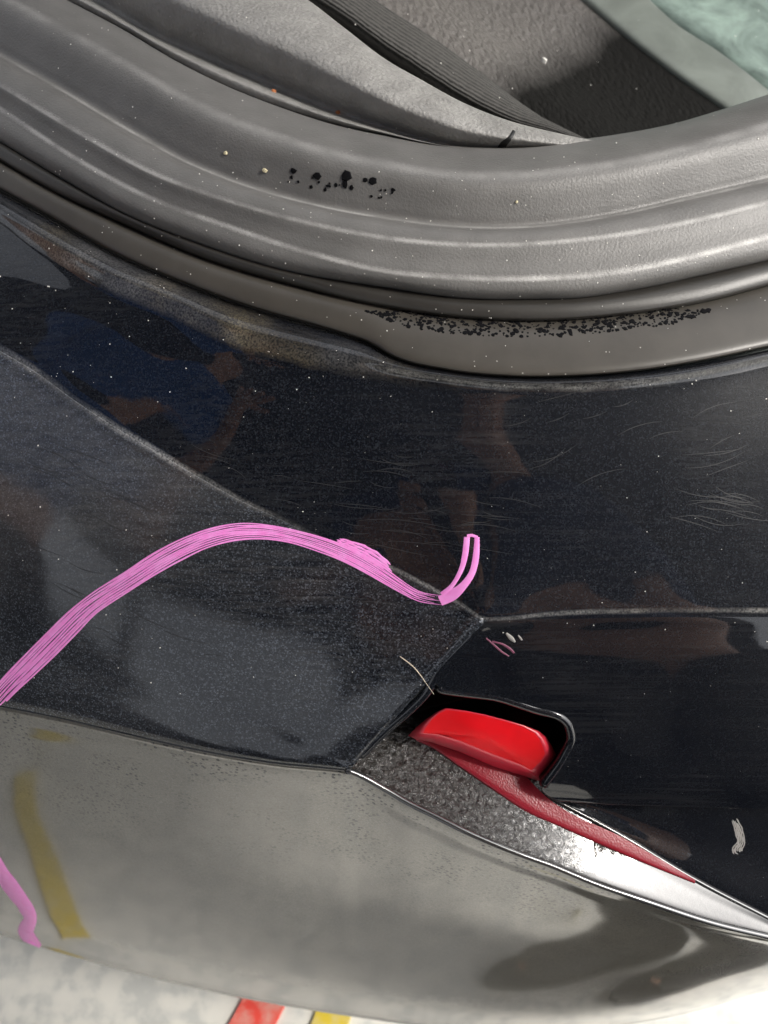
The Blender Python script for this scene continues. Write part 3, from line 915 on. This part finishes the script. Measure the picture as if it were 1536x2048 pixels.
# carpet edge, hide panel, felt wall, pale green lining (all lower and farther in)
T_b_lo = [(400, -140), (560, -45), (635, 0), (700, 42), (768, 92), (818, 125), (918, 190), (1018, 240), (1118, 268), (1200, 300), (1400, 380)]
T_b_hi = [(400, -240), (560, -140), (680, -50), (768, 12), (868, 77), (968, 150), (1048, 210), (1128, 262), (1200, 304), (1400, 400)]
T_p_hi = [(400, -560), (900, -220), (1100, -55), (1165, 0), (1250, 72), (1350, 150), (1452, 222), (1560, 310), (1700, 420)]
T_e_hi = [(400, -680), (1000, -290), (1200, -100), (1300, 0), (1345, 42), (1440, 105), (1536, 180), (1700, 330)]
UB = list(np.linspace(420, 1380, 90))
def railD(T, D, us):
    vs = interp(T, us); ds = interp(D, us)
    return [PD(u, v, d) for u, v, d in zip(us, vs, ds)]
b_lo = railD(T_b_lo, [(400, 0.62), (1400, 0.545)], UB)
b_hi = railD(T_b_hi, [(400, 0.66), (1400, 0.575)], UB)
band_rails = [[p + Vector((0.0, 0.03, -0.05)) for p in b_lo], b_lo, lerp_rail(b_lo, b_hi, 0.4, 0.004), b_hi]
BAND = loft('carpet_edge', band_rails, M['weave'], CAR, sub=4, thick=0.002)
UP1 = np.linspace(0, 1, 90)
u1 = [420 + (1380 - 420) * s for s in UP1]; u2 = [900 + (1700 - 900) * s for s in UP1]
hp_lo = [p + Vector((0, 0.0015, -0.003)) for p in railD(T_b_hi, [(400, 0.66), (1400, 0.575)], u1)]
hp_hi = railD(T_p_hi, [(900, 0.84), (1700, 0.72)], u2)
hide_rails = [hp_lo, lerp_rail(hp_lo, hp_hi, 0.15, 0.002), lerp_rail(hp_lo, hp_hi, 0.5, -0.010), hp_hi]

def hide_mat():
    """one skin: grained hide in the upper left, giving way to black felt towards the lower right"""
    t = NT('hide_and_felt'); ob = t.coord('Object', (1.0, 0.45, 1.0), (0, 0, R(-25)))
    v = t.voro(ob, 230, 'Distance', 'SMOOTH_F1'); n2 = t.noise(ob, 200, 4, 0.6, 1.5)
    h = t.math('ADD', v, n2)
    uv = t.node('ShaderNodeUVMap'); sx = t.node('ShaderNodeSeparateXYZ'); t.link(uv.outputs[0], sx.inputs[0])
    nz = t.noise(t.coord('Object'), 18, 3)
    xyz = t.node('ShaderNodeSeparateXYZ'); t.link(t.coord('Object'), xyz.inputs[0])
    line = t.math('SUBTRACT', xyz.outputs[0], t.math('ADD', t.math('MULTIPLY', t.math('SUBTRACT', xyz.outputs[1], 0.56), 0.6), 0.07))
    edge = t.math('ADD', line, t.math('MULTIPLY', t.math('SUBTRACT', nz, 0.5), 0.03))
    mr = t.node('ShaderNodeMapRange'); t.link(edge, mr.inputs[0])
    mr.inputs[1].default_value = -0.035; mr.inputs[2].default_value = 0.025
    mr.inputs[3].default_value = 0.0; mr.inputs[4].default_value = 1.0
    c = t.mix(mr.outputs[0], (0.105, 0.097, 0.09), (0.008, 0.0078, 0.0072))
    t.link(c, t.b.inputs['Base Color'])
    t.link(t.math('ADD', 0.42, t.math('MULTIPLY', mr.outputs[0], 0.4)), t.b.inputs['Roughness'])
    t.link(t.bump(h, 1.0, 0.0022), t.b.inputs['Normal'])
    t.link(t.math('SUBTRACT', 0.45, t.math('MULTIPLY', mr.outputs[0], 0.40)), t.b.inputs['Specular IOR Level'])
    return t.m
M['hide'] = hide_mat()
HIDE = loft('boot_side_lining', hide_rails, M['hide'], CAR, sub=6, thick=0.002)
u3 = [1000 + (1700 - 1000) * s for s in UP1]
e_lo = [p + Vector((0, -0.003, 0.003)) for p in hp_hi]
e_hi = railD(T_e_hi, [(1000, 0.86), (1700, 0.76)], u3)
EDGE = loft('lining_edge', [[p + Vector((0, 0.004, -0.02)) for p in e_lo], e_lo, lerp_rail(e_lo, e_hi, 0.2, 0.004), lerp_rail(e_lo, e_hi, 0.9, 0.003), e_hi], M['mint_edge'], CAR, sub=4, thick=0.002)
u4 = [1200 + (2000 - 1200) * s for s in UP1]
g_hi = railD([(1200, -600), (2000, -200)], [(1200, 1.05), (2000, 0.95)], u4)
GREEN = loft('boot_floor_lining', [[p + Vector((0, 0, -0.002)) for p in e_hi], lerp_rail(e_hi, g_hi, 0.3, 0.0), g_hi], M['mint'], CAR, sub=5, thick=0.002)
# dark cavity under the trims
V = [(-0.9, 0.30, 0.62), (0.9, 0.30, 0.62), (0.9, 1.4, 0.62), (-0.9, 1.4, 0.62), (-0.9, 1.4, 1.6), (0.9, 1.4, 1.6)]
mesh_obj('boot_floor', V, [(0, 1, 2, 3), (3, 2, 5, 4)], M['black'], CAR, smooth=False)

# ------------------------------------------------------------------ pink marker lines
def strands(path, width, n, seed, ragged=0.10, gaps=0.15):
    rnd = random.Random(seed); out = []
    m = len(path)
    fine = path_resample([(a, b, c) for a, b, c in path], 60)
    for k in range(n):
        off = (k + 0.5) / n - 0.5
        s0 = rnd.random() * ragged; s1 = 1 - rnd.random() * ragged
        pts = []
        i0 = int(s0 * 59); i1 = int(s1 * 59)
        for i in range(i0, i1 + 1, 3):
            a = fine[max(i - 1, 0)]; b = fine[min(i + 1, 59)]
            t = np.array([b[0] - a[0], b[1] - a[1]]); t /= np.linalg.norm(t) + 1e-9
            wl = fine[i][2] * width
            o = off * wl + rnd.uniform(-0.6, 0.6)
            ww = wl / n * rnd.uniform(1.0 - gaps, 1.12)
            pts.append((fine[i][0] - t[1] * o, fine[i][1] + t[0] * o, ww))
        if len(pts) > 3:
            pts[0] = (*pts[0][:2], pts[0][2] * 0.25); pts[-1] = (*pts[-1][:2], pts[-1][2] * 0.25)
            out.append(pts)
    return out
ON = {'bumper_corner', 'bumper_shelf', 'bumper_panel'}
main = [(-60, 1462, 40), (0, 1390, 40), (60, 1330, 48), (120, 1270, 50), (180, 1212, 44), (260, 1160, 42), (340, 1110, 44), (420, 1075, 40), (500, 1062, 36), (580, 1072, 30), (660, 1096, 34), (730, 1128, 34), (800, 1172, 26), (850, 1198, 24), (912, 1202, 26)]
o = stroke('marker_line', strands(main, 0.95, 9, 3, 0.06, 0.42), M['pink'], CAR, n=110, only=ON)
o['label'] = 'long arched pink marker line'
o = stroke('marker_line', strands([(672, 1080, 12), (710, 1094, 22), (745, 1112, 26), (790, 1145, 16)], 0.95, 4, 5, 0.12, 0.3), M['pink'], CAR, n=40, only=ON)
o['label'] = 'short pink marker stroke over the ridge'
o = stroke('marker_line', [[(934, 1074, 12), (930, 1110, 12), (922, 1140, 10), (905, 1170, 9), (884, 1190, 12)], [(954, 1074, 10), (952, 1112, 13), (944, 1146, 13), (926, 1172, 16), (905, 1190, 22), (880, 1202, 20)], [(934, 1072, 6), (944, 1071, 6), (955, 1075, 6)]], M['pink'], CAR, n=40, only=ON)
o['label'] = 'hooked pink marker tick'
o = stroke('marker_line', strands([(-60, 1660, 32), (-20, 1715, 32), (6, 1752, 30), (34, 1790, 28), (60, 1832, 26), (52, 1866, 28), (86, 1897, 20)], 1.0, 1, 9, 0.0, 0.0), M['pink'], CAR, n=50, only={'bumper_face'}, height=0.0008)
o['label'] = 'wavy pink marker line low on the bumper'
o = stroke('pink_trace', [[(972, 1276, 3), (990, 1292, 4), (1004, 1304, 4), (1018, 1312, 2)], [(984, 1283, 3), (1004, 1288, 4), (1020, 1298, 5), (1028, 1306, 4)]], M['pink_faint'], CAR, n=20, only=ON, height=0.0002)  # two thin dull pink lines on the upper panel
o = stroke('white_smear_glint', strands([(1468, 1638, 12), (1477, 1660, 18), (1482, 1684, 17), (1474, 1700, 22), (1480, 1708, 14)], 1.0, 5, 21, 0.15, 0.45), M['residue_glint'], CAR, n=24, only={'bumper_recess'}, height=0.0001)
o = stroke('white_smear_glint', [[(1012, 1266, 4), (1022, 1276, 9), (1030, 1284, 4)], [(1036, 1270, 3), (1042, 1278, 4), (1044, 1280, 2)]], M['residue_glint'], CAR, n=10, only=ON, height=0.0003)  # two pale ticks painted on as highlights of the panel

M['wipe'] = simple('faint_wipe_mark', (0.020, 0.020, 0.021), 0.5)
def wipes():
    rnd = random.Random(31); strips = []
    zones = [(700, 1010, 1000, 1110, 4), (1000, 780, 1480, 960, -18), (1380, 985, 1530, 1050, 10), (560, 900, 1050, 1040, 8), (80, 900, 480, 1060, 22), (300, 1120, 820, 1330, 8), (60, 1080, 420, 1300, 24)]
    for _ in range(130):
        q = rnd.choice(zones); u = rnd.uniform(q[0], q[2]); v = rnd.uniform(q[1], q[3])
        an = math.radians(q[4] + rnd.gauss(0, 5)); L = rnd.uniform(40, 130); k = rnd.uniform(-0.10, 0.10)
        c, s_ = math.cos(an), math.sin(an); pts = []
        for i in range(5):
            x = (i / 4 - 0.5) * L; y = k * (x * x / L * 4 - L / 4)
            pts.append((u + x * c - y * s_, v + x * s_ + y * c, (0.5, 1.1, 1.3, 1.0, 0.5)[i]))
        strips.append(pts)
    o = stroke('wipe_marks', strips, M['wipe'], CAR, n=14, only={'bumper_corner', 'bumper_shelf'}, height=0.00004)
    o['kind'] = 'stuff'
wipes()

# ------------------------------------------------------------------ small things lying on the car
def chip(name, u, v, size, mat, parent=None, only=None, thin=0.35, sides=6):
    h = hit(u, v, only)
    if h is None: return None
    loc, n, d = h
    x = n.cross(Vector((0, 1, 0.2))).normalized(); y = n.cross(x)
    r0 = size * d / F_PX / 2
    V = []; k0 = random.random() * 6
    ra = [random.uniform(0.6, 1.15) for _ in range(sides)]
    for hh, sc in ((0.00002, 1.0), (thin * r0, 0.85)):
        for s in range(sides):
            an = k0 + 2 * math.pi * s / sides
            V.append((x * math.cos(an) + y * math.sin(an)) * r0 * ra[s] * sc + n * hh)
    V.append(n * thin * r0 * 1.15)
    Fc = [(s, (s + 1) % sides, sides + (s + 1) % sides, sides + s) for s in range(sides)]
    Fc += [(sides + s, sides + (s + 1) % sides, 2 * sides) for s in range(sides)]
    if parent is None:
        o = mesh_obj(name, V, Fc, mat, smooth=False); o.location = loc
        return o
    return V, Fc, loc
flakes = [(587, 342, 14, 'leftmost black flake of the cluster on the grey boot seal, wedge shaped'),
          (583, 354, 8, 'small black flake just under the leftmost wedge on the grey boot seal'),
          (634, 352, 15, 'second large black flake from the left on the grey boot seal'),
          (623, 374, 8, 'small black flake on the grey boot seal, lowest left in the cluster'),
          (650, 379, 8, 'small black flake below the second large one on the grey boot seal'),
          (672, 370, 8, 'small black flake left of the wide flake under the biggest one'),
          (692, 352, 20, 'biggest black flake on the grey boot seal, in the middle of the cluster'),
          (690, 368, 14, 'wide black flake directly under the biggest one on the grey boot seal'),
          (703, 376, 8, 'small black flake low and right of the biggest one on the grey seal'),
          (731, 360, 9, 'faint thin black flake left of the right-hand large one on the seal'),
          (745, 361, 15, 'large black flake right of the biggest one on the grey boot seal'),
          (786, 380, 10, 'rightmost roundish black flake of the cluster on the grey boot seal')]
for u, v, s, lb in flakes:
    o = chip('dark_flake', u, v, s * 1.1, M['fleck'], only={'boot_seal'}, thin=0.25)
    if o: tag(o, lb, 'flake', 'black flakes on the grey boot seal')
for u, v, s, m_, nm, lb in [(530, 341, 11, 'crumb', 'crumb', 'yellow crumb left of the black flakes on the grey boot seal'), (452, 307, 8, 'crumb', 'crumb', 'small yellow crumb on the grey boot seal, farther left than the biggest crumb'),
                     (1033, 404, 7, 'crumb', 'crumb', 'tiny yellow crumb on the grey boot seal right of the black flakes'),
                     (548, 184, 10, 'rust_crumb', 'crumb', 'orange crumb on the grained grey sill trim, upper of two'), (676, 226, 9, 'rust_crumb', 'crumb', 'orange crumb on the grained grey sill trim, lower of two'),
                     (1087, 124, 14, 'grit', 'crumb', 'white grain on the dark boot side lining')]:
    o = chip(nm, u, v, s, M[m_], thin=0.8)
    if o: tag(o, lb, 'crumb')
hp = [hit(u, v) for u, v, _ in path_resample([(800, 1312, 1), (828, 1334, 1), (850, 1362, 1), (868, 1392, 1), (880, 1418, 1)], 24)]
pts = [h[0] + h[1] * 0.0007 for h in hp[:19] if h]
if len(pts) > 4:
    end = pts[-1] + (pts[-1] - pts[-4]) * 1.5
    o = tube('stray_hair', pts + [end], 0.00035, M['hairm'], sides=6, taper=True)
    tag(o, 'pale curved stray hair lying on the black bumper above the red reflector', 'hair')

def scatter(name, mat, parent, n, boxes, size, only, seed):
    rnd = random.Random(seed); V = []; Fc = []
    for _ in range(n):
        q = rnd.choice(boxes); u = rnd.uniform(q[0], q[2]); v = rnd.uniform(q[1], q[3])
        r_ = chip('x', u, v, rnd.uniform(*size), mat, parent, only, 0.6, 5)
        if r_ is None: continue
        b = len(V); V += [p + r_[2] for p in r_[0]]; Fc += [tuple(i + b for i in f) for f in r_[1]]
    o = mesh_obj(name, V, Fc, mat, parent, smooth=False); o['kind'] = 'stuff'
    return o
scatter('flake_bits', M['fleck'], CAR, 16, [(575, 358, 600, 372), (615, 355, 660, 382), (668, 366, 712, 386), (735, 375, 790, 398)], (4, 7), {'boot_seal'}, 2)
scatter('dust_grains', M['grit'], CAR, 330, [(0, 0, 1536, 640), (0, 300, 1536, 800), (0, 700, 1536, 1400)], (1.2, 3.2), None, 11)
# black pits along the skirt of the seal
def pits():
    rnd = random.Random(4); V = []; Fc = []
    for _ in range(620):
        u = rnd.uniform(730, 1420)
        c = float(interp([(730, 622), (918, 652), (1068, 657), (1218, 648), (1418, 622)], [u])[0])
        e = min(1.0, (u - 730) / 80, (1430 - u) / 80) * 16
        v = c + rnd.uniform(-1, 1) * e
        r_ = chip('x', u, v, rnd.choice((4, 5, 5, 6, 8, 11)), M['fleck'], CAR, {'seal_skirt', 'seal_lip'}, 0.2, 6)
        if r_ is None: continue
        b = len(V); V += [p + r_[2] for p in r_[0]]; Fc += [tuple(i + b for i in f) for f in r_[1]]
    o = mesh_obj('black_specks', V, Fc, M['fleck'], CAR, smooth=False); o['kind'] = 'stuff'
pits()

# ------------------------------------------------------------------ paint strokes on the floor
def floor_band(name, mid, widths, mat, label=None):
    V = []; Fc = []; n = len(mid)
    for k in range(n):
        a = mid[max(k - 1, 0)]; b = mid[min(k + 1, n - 1)]
        t = (b - a); t.z = 0; t.normalize(); nn = Vector((-t.y, t.x, 0))
        for s, z in ((-0.5, 0.0005), (-0.48, 0.004), (0.48, 0.004), (0.5, 0.0005)):
            p = mid[k] + nn * widths[k] * s; V.append((p.x, p.y, z))
    for k in range(n - 1):
        for q in range(3):
            i = k * 4 + q; Fc.append((i, i + 1, i + 5, i + 4))
    o = mesh_obj(name, V, Fc, mat, FLOOR, smooth=False)
    if label: o['label'] = label
    return o
def floor_px(u, v):
    return P(u, v, -CAM_Z)
# yellow lines farther back, seen mirrored in the lower bumper
floor_band('yellow_stroke', [Vector((-0.775, -0.405, 0)), Vector((-0.69, -0.315, 0)), Vector((-0.58, -0.215, 0)), Vector((-0.49, -0.135, 0)), Vector((-0.418, -0.066, 0))], [0.030, 0.033, 0.034, 0.036, 0.040], M['yellow'], 'long yellow painted stroke')
floor_band('yellow_stroke', [Vector((0.095, -0.56, 0)), Vector((0.135, -0.46, 0)), Vector((0.185, -0.37, 0))], [0.012, 0.014, 0.010], M['yellow_worn'], 'thin faded yellow stroke')
floor_band('red_stroke', [floor_px(535, 1990), floor_px(505, 2048), floor_px(470, 2110)], [0.05, 0.05, 0.05], M['red'], 'red painted stroke')
floor_band('yellow_stroke', [floor_px(672, 2015), floor_px(655, 2060), floor_px(630, 2110)], [0.042, 0.042, 0.042], M['yellow'], 'yellow painted stroke')

stroke('trim_seam', [[(1028, 262, 7), (1020, 276, 9), (1006, 290, 14), (1000, 304, 16)]], M['black'], TRIM, n=12, only={'boot_sill_trim'}, height=0.0003)

# ------------------------------------------------------------------ the person who holds the phone (seen mirrored in the paint)
M['skin'] = simple('skin', (0.50, 0.27, 0.18), 0.5)
M['navy'] = simple('navy_cotton', (0.012, 0.030, 0.085), 0.85)
M['trousers'] = simple('black_trousers', (0.012, 0.012, 0.014), 0.85)
M['shoe'] = simple('black_shoe', (0.015, 0.015, 0.016), 0.6)
M['sole'] = simple('grey_sole', (0.05, 0.05, 0.05), 0.6)
M['hair'] = simple('dark_hair', (0.018, 0.012, 0.009), 0.5)
M['phone'] = simple('black_phone', (0.010, 0.010, 0.012), 0.3)
M['glass'] = simple('phone_lens_glass', (0.004, 0.004, 0.006), 0.05, Coat_Weight=1.0)

def skinned(name, nodes, edges, mat, parent, root, level=1):
    keys = list(nodes); idx = {k: i for i, k in enumerate(keys)}
    me = bpy.data.meshes.new(name)
    me.from_pydata([tuple(CAM + Vector(nodes[k][0])) for k in keys], [(idx[a], idx[b]) for a, b in edges], [])
    o = bpy.data.objects.new(name, me); link(o, parent)
    o.modifiers.new('skin', 'SKIN').use_smooth_shade = True
    o.modifiers.new('smooth', 'SUBSURF').levels = level
    o.modifiers['smooth'].render_levels = level
    sv = me.skin_vertices[0].data
    for k in keys:
        r_ = nodes[k][1]; sv[idx[k]].radius = r_ if isinstance(r_, tuple) else (r_, r_)
        sv[idx[k]].use_root = (k == root)
    dg = bpy.context.evaluated_depsgraph_get()
    ev = bpy.data.meshes.new_from_object(o.evaluated_get(dg))
    o.modifiers.clear(); o.data = ev
    ev.materials.clear(); ev.materials.append(mat)
    ev.polygons.foreach_set('use_smooth', [True] * len(ev.polygons))
    return o

ph_c = Vector((-0.020, 0, 0)) - UPV * 0.050 - FWD * 0.030      # relative to the lens
def person(root, J, hands, M_top, M_low, sleeve):
    """J: joints relative to the lens height; hands: per side the palm frame and the finger chains"""
    N = {k: v for k, v in J.items()}
    E = [('pelvis', 'waist'), ('waist', 'chest'), ('chest', 'collar'), ('collar', 'neck'), ('neck', 'jaw'), ('jaw', 'brow'), ('brow', 'crown'), ('jaw', 'nose')]
    for q in ('left', 'right'):
        E += [('pelvis', q + 'hip'), (q + 'hip', q + 'knee'), (q + 'knee', q + 'ankle'), (q + 'ankle', q + 'toe'),
              ('chest', q + 'shoulder'), (q + 'shoulder', q + 'elbow'), (q + 'elbow', q + 'wrist'), (q + 'wrist', q + 'palm')]
        for k, ch in enumerate(hands[q]):
            last = q + 'palm'
            for i, (p, r_) in enumerate(ch):
                nm = '%sdigit%d%d' % (q, k, i); N[nm] = (tuple(p), r_); E.append((last, nm)); last = nm
    skinned('body', N, E, M['skin'], root, 'pelvis')
    def sub(keys, grow):
        out = {}
        for k in keys:
            p, r_ = N[k]; r_ = r_ if isinstance(r_, tuple) else (r_, r_)
            out[k] = (p, (r_[0] + grow, r_[1] + grow))
        return out
    T = sub(['pelvis', 'waist', 'chest', 'collar', 'leftshoulder', 'rightshoulder'], 0.024)
    for q in ('left', 'right'):
        a = Vector(N[q + 'shoulder'][0]); b = Vector(N[q + 'elbow'][0])
        T[q + 'cuff'] = (tuple(a.lerp(b, sleeve)), 0.068)
    skinned('shirt', T, [('pelvis', 'waist'), ('waist', 'chest'), ('chest', 'collar'), ('chest', 'leftshoulder'), ('chest', 'rightshoulder'), ('leftshoulder', 'leftcuff'), ('rightshoulder', 'rightcuff')], M_top, root, 'pelvis')
    T = sub(['pelvis', 'lefthip', 'righthip', 'leftknee', 'rightknee', 'leftankle', 'rightankle'], 0.018)
    for q in ('left', 'right'):
        T[q + 'ankle'] = (T[q + 'ankle'][0], (0.078, 0.078)); T[q + 'knee'] = (T[q + 'knee'][0], (0.105, 0.105))
    skinned('trousers', T, [('pelvis', 'lefthip'), ('pelvis', 'righthip'), ('lefthip', 'leftknee'), ('righthip', 'rightknee'), ('leftknee', 'leftankle'), ('rightknee', 'rightankle')], M_low, root, 'pelvis')
    for q in ('left', 'right'):
        a = Vector(N[q + 'ankle'][0]); t_ = Vector(N[q + 'toe'][0])
        a.z = -1.092; t_.z = -1.102
        heel = a + (a - t_).normalized() * 0.05
        skinned('shoe', {'h': (tuple(heel), (0.044, 0.048)), 'a': (tuple(a), (0.052, 0.055)), 'm': (tuple(a.lerp(t_, 0.6)), (0.056, 0.046)), 't': (tuple(t_), (0.050, 0.036))}, [('h', 'a'), ('a', 'm'), ('m', 't')], M['shoe'], root, 'a')
        V = []; c = (heel + t_) / 2; ax = (t_ - heel); ax.z = 0; ax.normalize(); sx = Vector((ax.y, -ax.x, 0))
        for zz_ in (0.0, 0.022):
            for k in range(20):
                an = 2 * math.pi * k / 20
                p = c + ax * math.cos(an) * ((t_ - heel).length / 2 + 0.040) + sx * math.sin(an) * 0.050
                V.append(Vector((p.x, p.y, zz_ + 0.001)))
        Fc = [(k, (k + 1) % 20, 20 + (k + 1) % 20, 20 + k) for k in range(20)] + [tuple(range(20))[::-1], tuple(range(20, 40))]
        mesh_obj('shoe_sole', V, Fc, M['sole'], root, smooth=False)
    c = Vector(N['crown'][0]); br = Vector(N['brow'][0]); no = Vector(N['nose'][0])
    bk = (br - no); bk.z = 0; bk.normalize()
    skinned('hair', {'b': (tuple(br + bk * 0.055 + Vector((0, 0, -0.02))), (0.064, 0.050)), 'm': (tuple(br + bk * 0.045 + Vector((0, 0, 0.05))), (0.082, 0.058)), 'c': (tuple(c - bk * 0.03 + Vector((0, 0, 0.012))), (0.070, 0.045))}, [('b', 'm'), ('m', 'c')], M['hair'], root, 'm')

def photographer():
    root = empty('person', (0.3, -0.5, 0), 'person in navy short-sleeved top and black trousers leaning over the bumper, phone in both hands', 'person', 'people at the back of the car')
    J = {'pelvis': ((0.30, -0.46, -0.20), (0.16, 0.12)), 'waist': ((0.27, -0.41, 0.00), (0.15, 0.11)), 'chest': ((0.20, -0.34, 0.20), (0.165, 0.12)),
         'collar': ((0.15, -0.25, 0.33), (0.085, 0.07)), 'neck': ((0.13, -0.20, 0.40), 0.052), 'jaw': ((0.105, -0.14, 0.45), (0.062, 0.070)),
         'brow': ((0.10, -0.135, 0.53), (0.074, 0.088)), 'crown': ((0.105, -0.16, 0.60), 0.055), 'nose': ((0.092, -0.065, 0.475), 0.013),
         'lefthip': ((0.25, -0.48, -0.28), 0.095), 'leftknee': ((0.30, -0.35, -0.66), 0.048), 'leftankle': ((0.28, -0.28, -1.07), 0.030), 'lefttoe': ((0.135, -0.225, -1.108), (0.022, 0.012)),
         'righthip': ((0.39, -0.46, -0.28), 0.095), 'rightknee': ((0.46, -0.30, -0.66), 0.048), 'rightankle': ((0.46, -0.20, -1.07), 0.030), 'righttoe': ((0.315, -0.165, -1.108), (0.022, 0.012))}
    hands = {}
    for s, q in ((-1, 'left'), (1, 'right')):
        palm = ph_c + Vector((s * 0.052, 0, 0)) - UPV * 0.030 - FWD * 0.012
        wr = palm + Vector((s * 0.030, 0, 0)) - UPV * 0.055 - FWD * 0.045
        J[q + 'shoulder'] = ((0.17 + s * 0.21, -0.29, 0.29), 0.068); J[q + 'elbow'] = ((0.08 + s * 0.29, -0.20, -0.05), 0.043)
        J[q + 'wrist'] = (tuple(wr), (0.027, 0.022)); J[q + 'palm'] = (tuple(palm), (0.030, 0.016))
        ch = []
        for k, ln in enumerate((0.060, 0.066, 0.062, 0.050)):     # four fingers round the back of the phone, the thumb on the screen side
            b = palm + UPV * (0.034 - 0.019 * k) + Vector((s * 0.004, 0, 0)) + FWD * 0.006
            m = b + Vector((-s * 0.008, 0, 0)) + FWD * 0.018
            e = m + Vector((-s * ln * 0.55, 0, 0)) + FWD * 0.002 + UPV * 0.004
            ch.append([(b, 0.009), (m, 0.0085), (e, 0.0072)])
        t1 = palm + UPV * 0.010 - FWD * 0.020 + Vector((-s * 0.006, 0, 0)); t2 = t1 + UPV * 0.024 + Vector((-s * 0.024, 0, 0))
        ch.append([(t1, 0.0105), (t2, 0.009)]); hands[q] = ch
    person(root, J, hands, M['navy'], M['trousers'], 0.82)
photographer()

def bystander():
    root = empty('person', (-0.88, -0.06, 0), 'person in blue T-shirt standing left of the bumper, one bare forearm held out', 'person', 'people at the back of the car')
    bx, by = -0.92, -0.03
    f = Vector((0.96, 0.28, 0)).normalized(); l = Vector((-f.y, f.x, 0))       # facing, and the left-hand side
    def at(a, b, z): return tuple(Vector((bx, by, z)) + f * a + l * b)
    J = {'pelvis': (at(0, 0, -0.20), (0.16, 0.12)), 'waist': (at(0.12, 0, 0.0), (0.16, 0.12)), 'chest': (at(0.27, 0, 0.20), (0.18, 0.13)), 'collar': (at(0.36, 0, 0.33), (0.09, 0.07)),
         'neck': (at(0.40, 0, 0.40), 0.052), 'jaw': (at(0.46, 0, 0.44), (0.062, 0.07)), 'brow': (at(0.46, 0, 0.52), (0.074, 0.088)), 'crown': (at(0.43, 0, 0.59), 0.055), 'nose': (at(0.535, 0, 0.465), 0.013)}
    for s, q in ((1, 'left'), (-1, 'right')):
        J[q + 'hip'] = (at(0, s * 0.09, -0.28), 0.095); J[q + 'knee'] = (at(0.03, s * 0.10, -0.67), 0.062); J[q + 'ankle'] = (at(-0.02, s * 0.10, -1.07), 0.042); J[q + 'toe'] = (at(0.14, s * 0.12, -1.108), (0.024, 0.014))
        J[q + 'shoulder'] = (at(0.29, s * 0.21, 0.28), 0.072)
    J['leftelbow'] = (at(0.30, 0.29, 0.00), 0.045); J['leftwrist'] = (at(0.42, 0.27, -0.21), (0.028, 0.022)); J['leftpalm'] = (at(0.45, 0.265, -0.28), (0.034, 0.016))
    J['rightelbow'] = (at(0.36, -0.26, 0.02), 0.047); J['rightwrist'] = (at(0.56, -0.13, 0.06), (0.032, 0.026)); J['rightpalm'] = (at(0.64, -0.09, 0.055), (0.034, 0.016))
    hands = {}
    for s, q in ((1, 'left'), (-1, 'right')):
        w_ = Vector(J[q + 'wrist'][0]); p = Vector(J[q + 'palm'][0]); d = (p - w_).normalized()
        c = d.cross(l if q == 'left' else Vector((0, 0, 1))).normalized(); n_ = d.cross(c)
        ch = []
        for k, ln in enumerate((0.070, 0.078, 0.073, 0.058)):
            b = p + d * 0.030 + c * (0.030 - 0.020 * k); m = b + d * ln * 0.5 + n_ * 0.004 * (k + 1); e = m + d * ln * 0.42 + n_ * 0.010 * (k + 1)
            ch.append([(b, 0.0095), (m, 0.0085), (e, 0.007)])
        t1 = p - d * 0.01 + c * 0.040 + n_ * 0.006; t2 = t1 + d * 0.030 + c * 0.018 + n_ * 0.010
        ch.append([(t1, 0.0115), (t2, 0.009)]); hands[q] = ch
    person(root, J, hands, M['blue_shirt'], M['trousers'], 0.62)
M['blue_shirt'] = simple('dark_blue_cotton', (0.03, 0.10, 0.30), 0.85)
bystander()
def phone():
    root = empty('phone', CAM + ph_c, 'black phone held upright in both hands over the bumper', 'phone')
    bm = bmesh.new(); bmesh.ops.create_cube(bm, size=1)
    for v in bm.verts: v.co = Vector((v.co.x * 0.076, v.co.y * 0.150, v.co.z * 0.008))
    bmesh.ops.bevel(bm, geom=[e for e in bm.edges if abs(e.verts[0].co.z - e.verts[1].co.z) > 0.004], offset=0.012, segments=5, affect='EDGES')
    bmesh.ops.bevel(bm, geom=bm.edges[:], offset=0.0012, segments=2, affect='EDGES', clamp_overlap=True)
    rot = Matrix((Vector((1, 0, 0)), UPV, -FWD)).transposed().to_4x4()
    def add(name, bm_, off, mat, par):
        me = bpy.data.meshes.new(name); bm_.transform(Matrix.Translation(CAM + ph_c) @ rot @ Matrix.Translation(off)); bm_.to_mesh(me); bm_.free(); me.materials.append(mat)
        o = bpy.data.objects.new(name, me); COL.objects.link(o); o.parent = par
        o.matrix_parent_inverse = Matrix.Translation(-root.location); return o
    add('phone_body', bm, Vector((0, 0, 0)), M['phone'], root)
    b2 = bmesh.new(); bmesh.ops.create_cube(b2, size=1)
    for v in b2.verts: v.co = Vector((v.co.x * 0.034, v.co.y * 0.036, v.co.z * 0.003))
    bmesh.ops.bevel(b2, geom=b2.edges[:], offset=0.0012, segments=2, affect='EDGES')
    add('camera_plate', b2, Vector((0.018, 0.052, -0.0055)), M['phone'], root)
    for x, y in ((0.010, 0.060), (0.010, 0.044), (0.026, 0.052)):
        b3 = bmesh.new(); bmesh.ops.create_cone(b3, cap_ends=True, segments=20, radius1=0.0065, radius2=0.0065, depth=0.003)
        add('camera_lens', b3, Vector((x, y, -0.0080)), M['glass'], root)
phone()
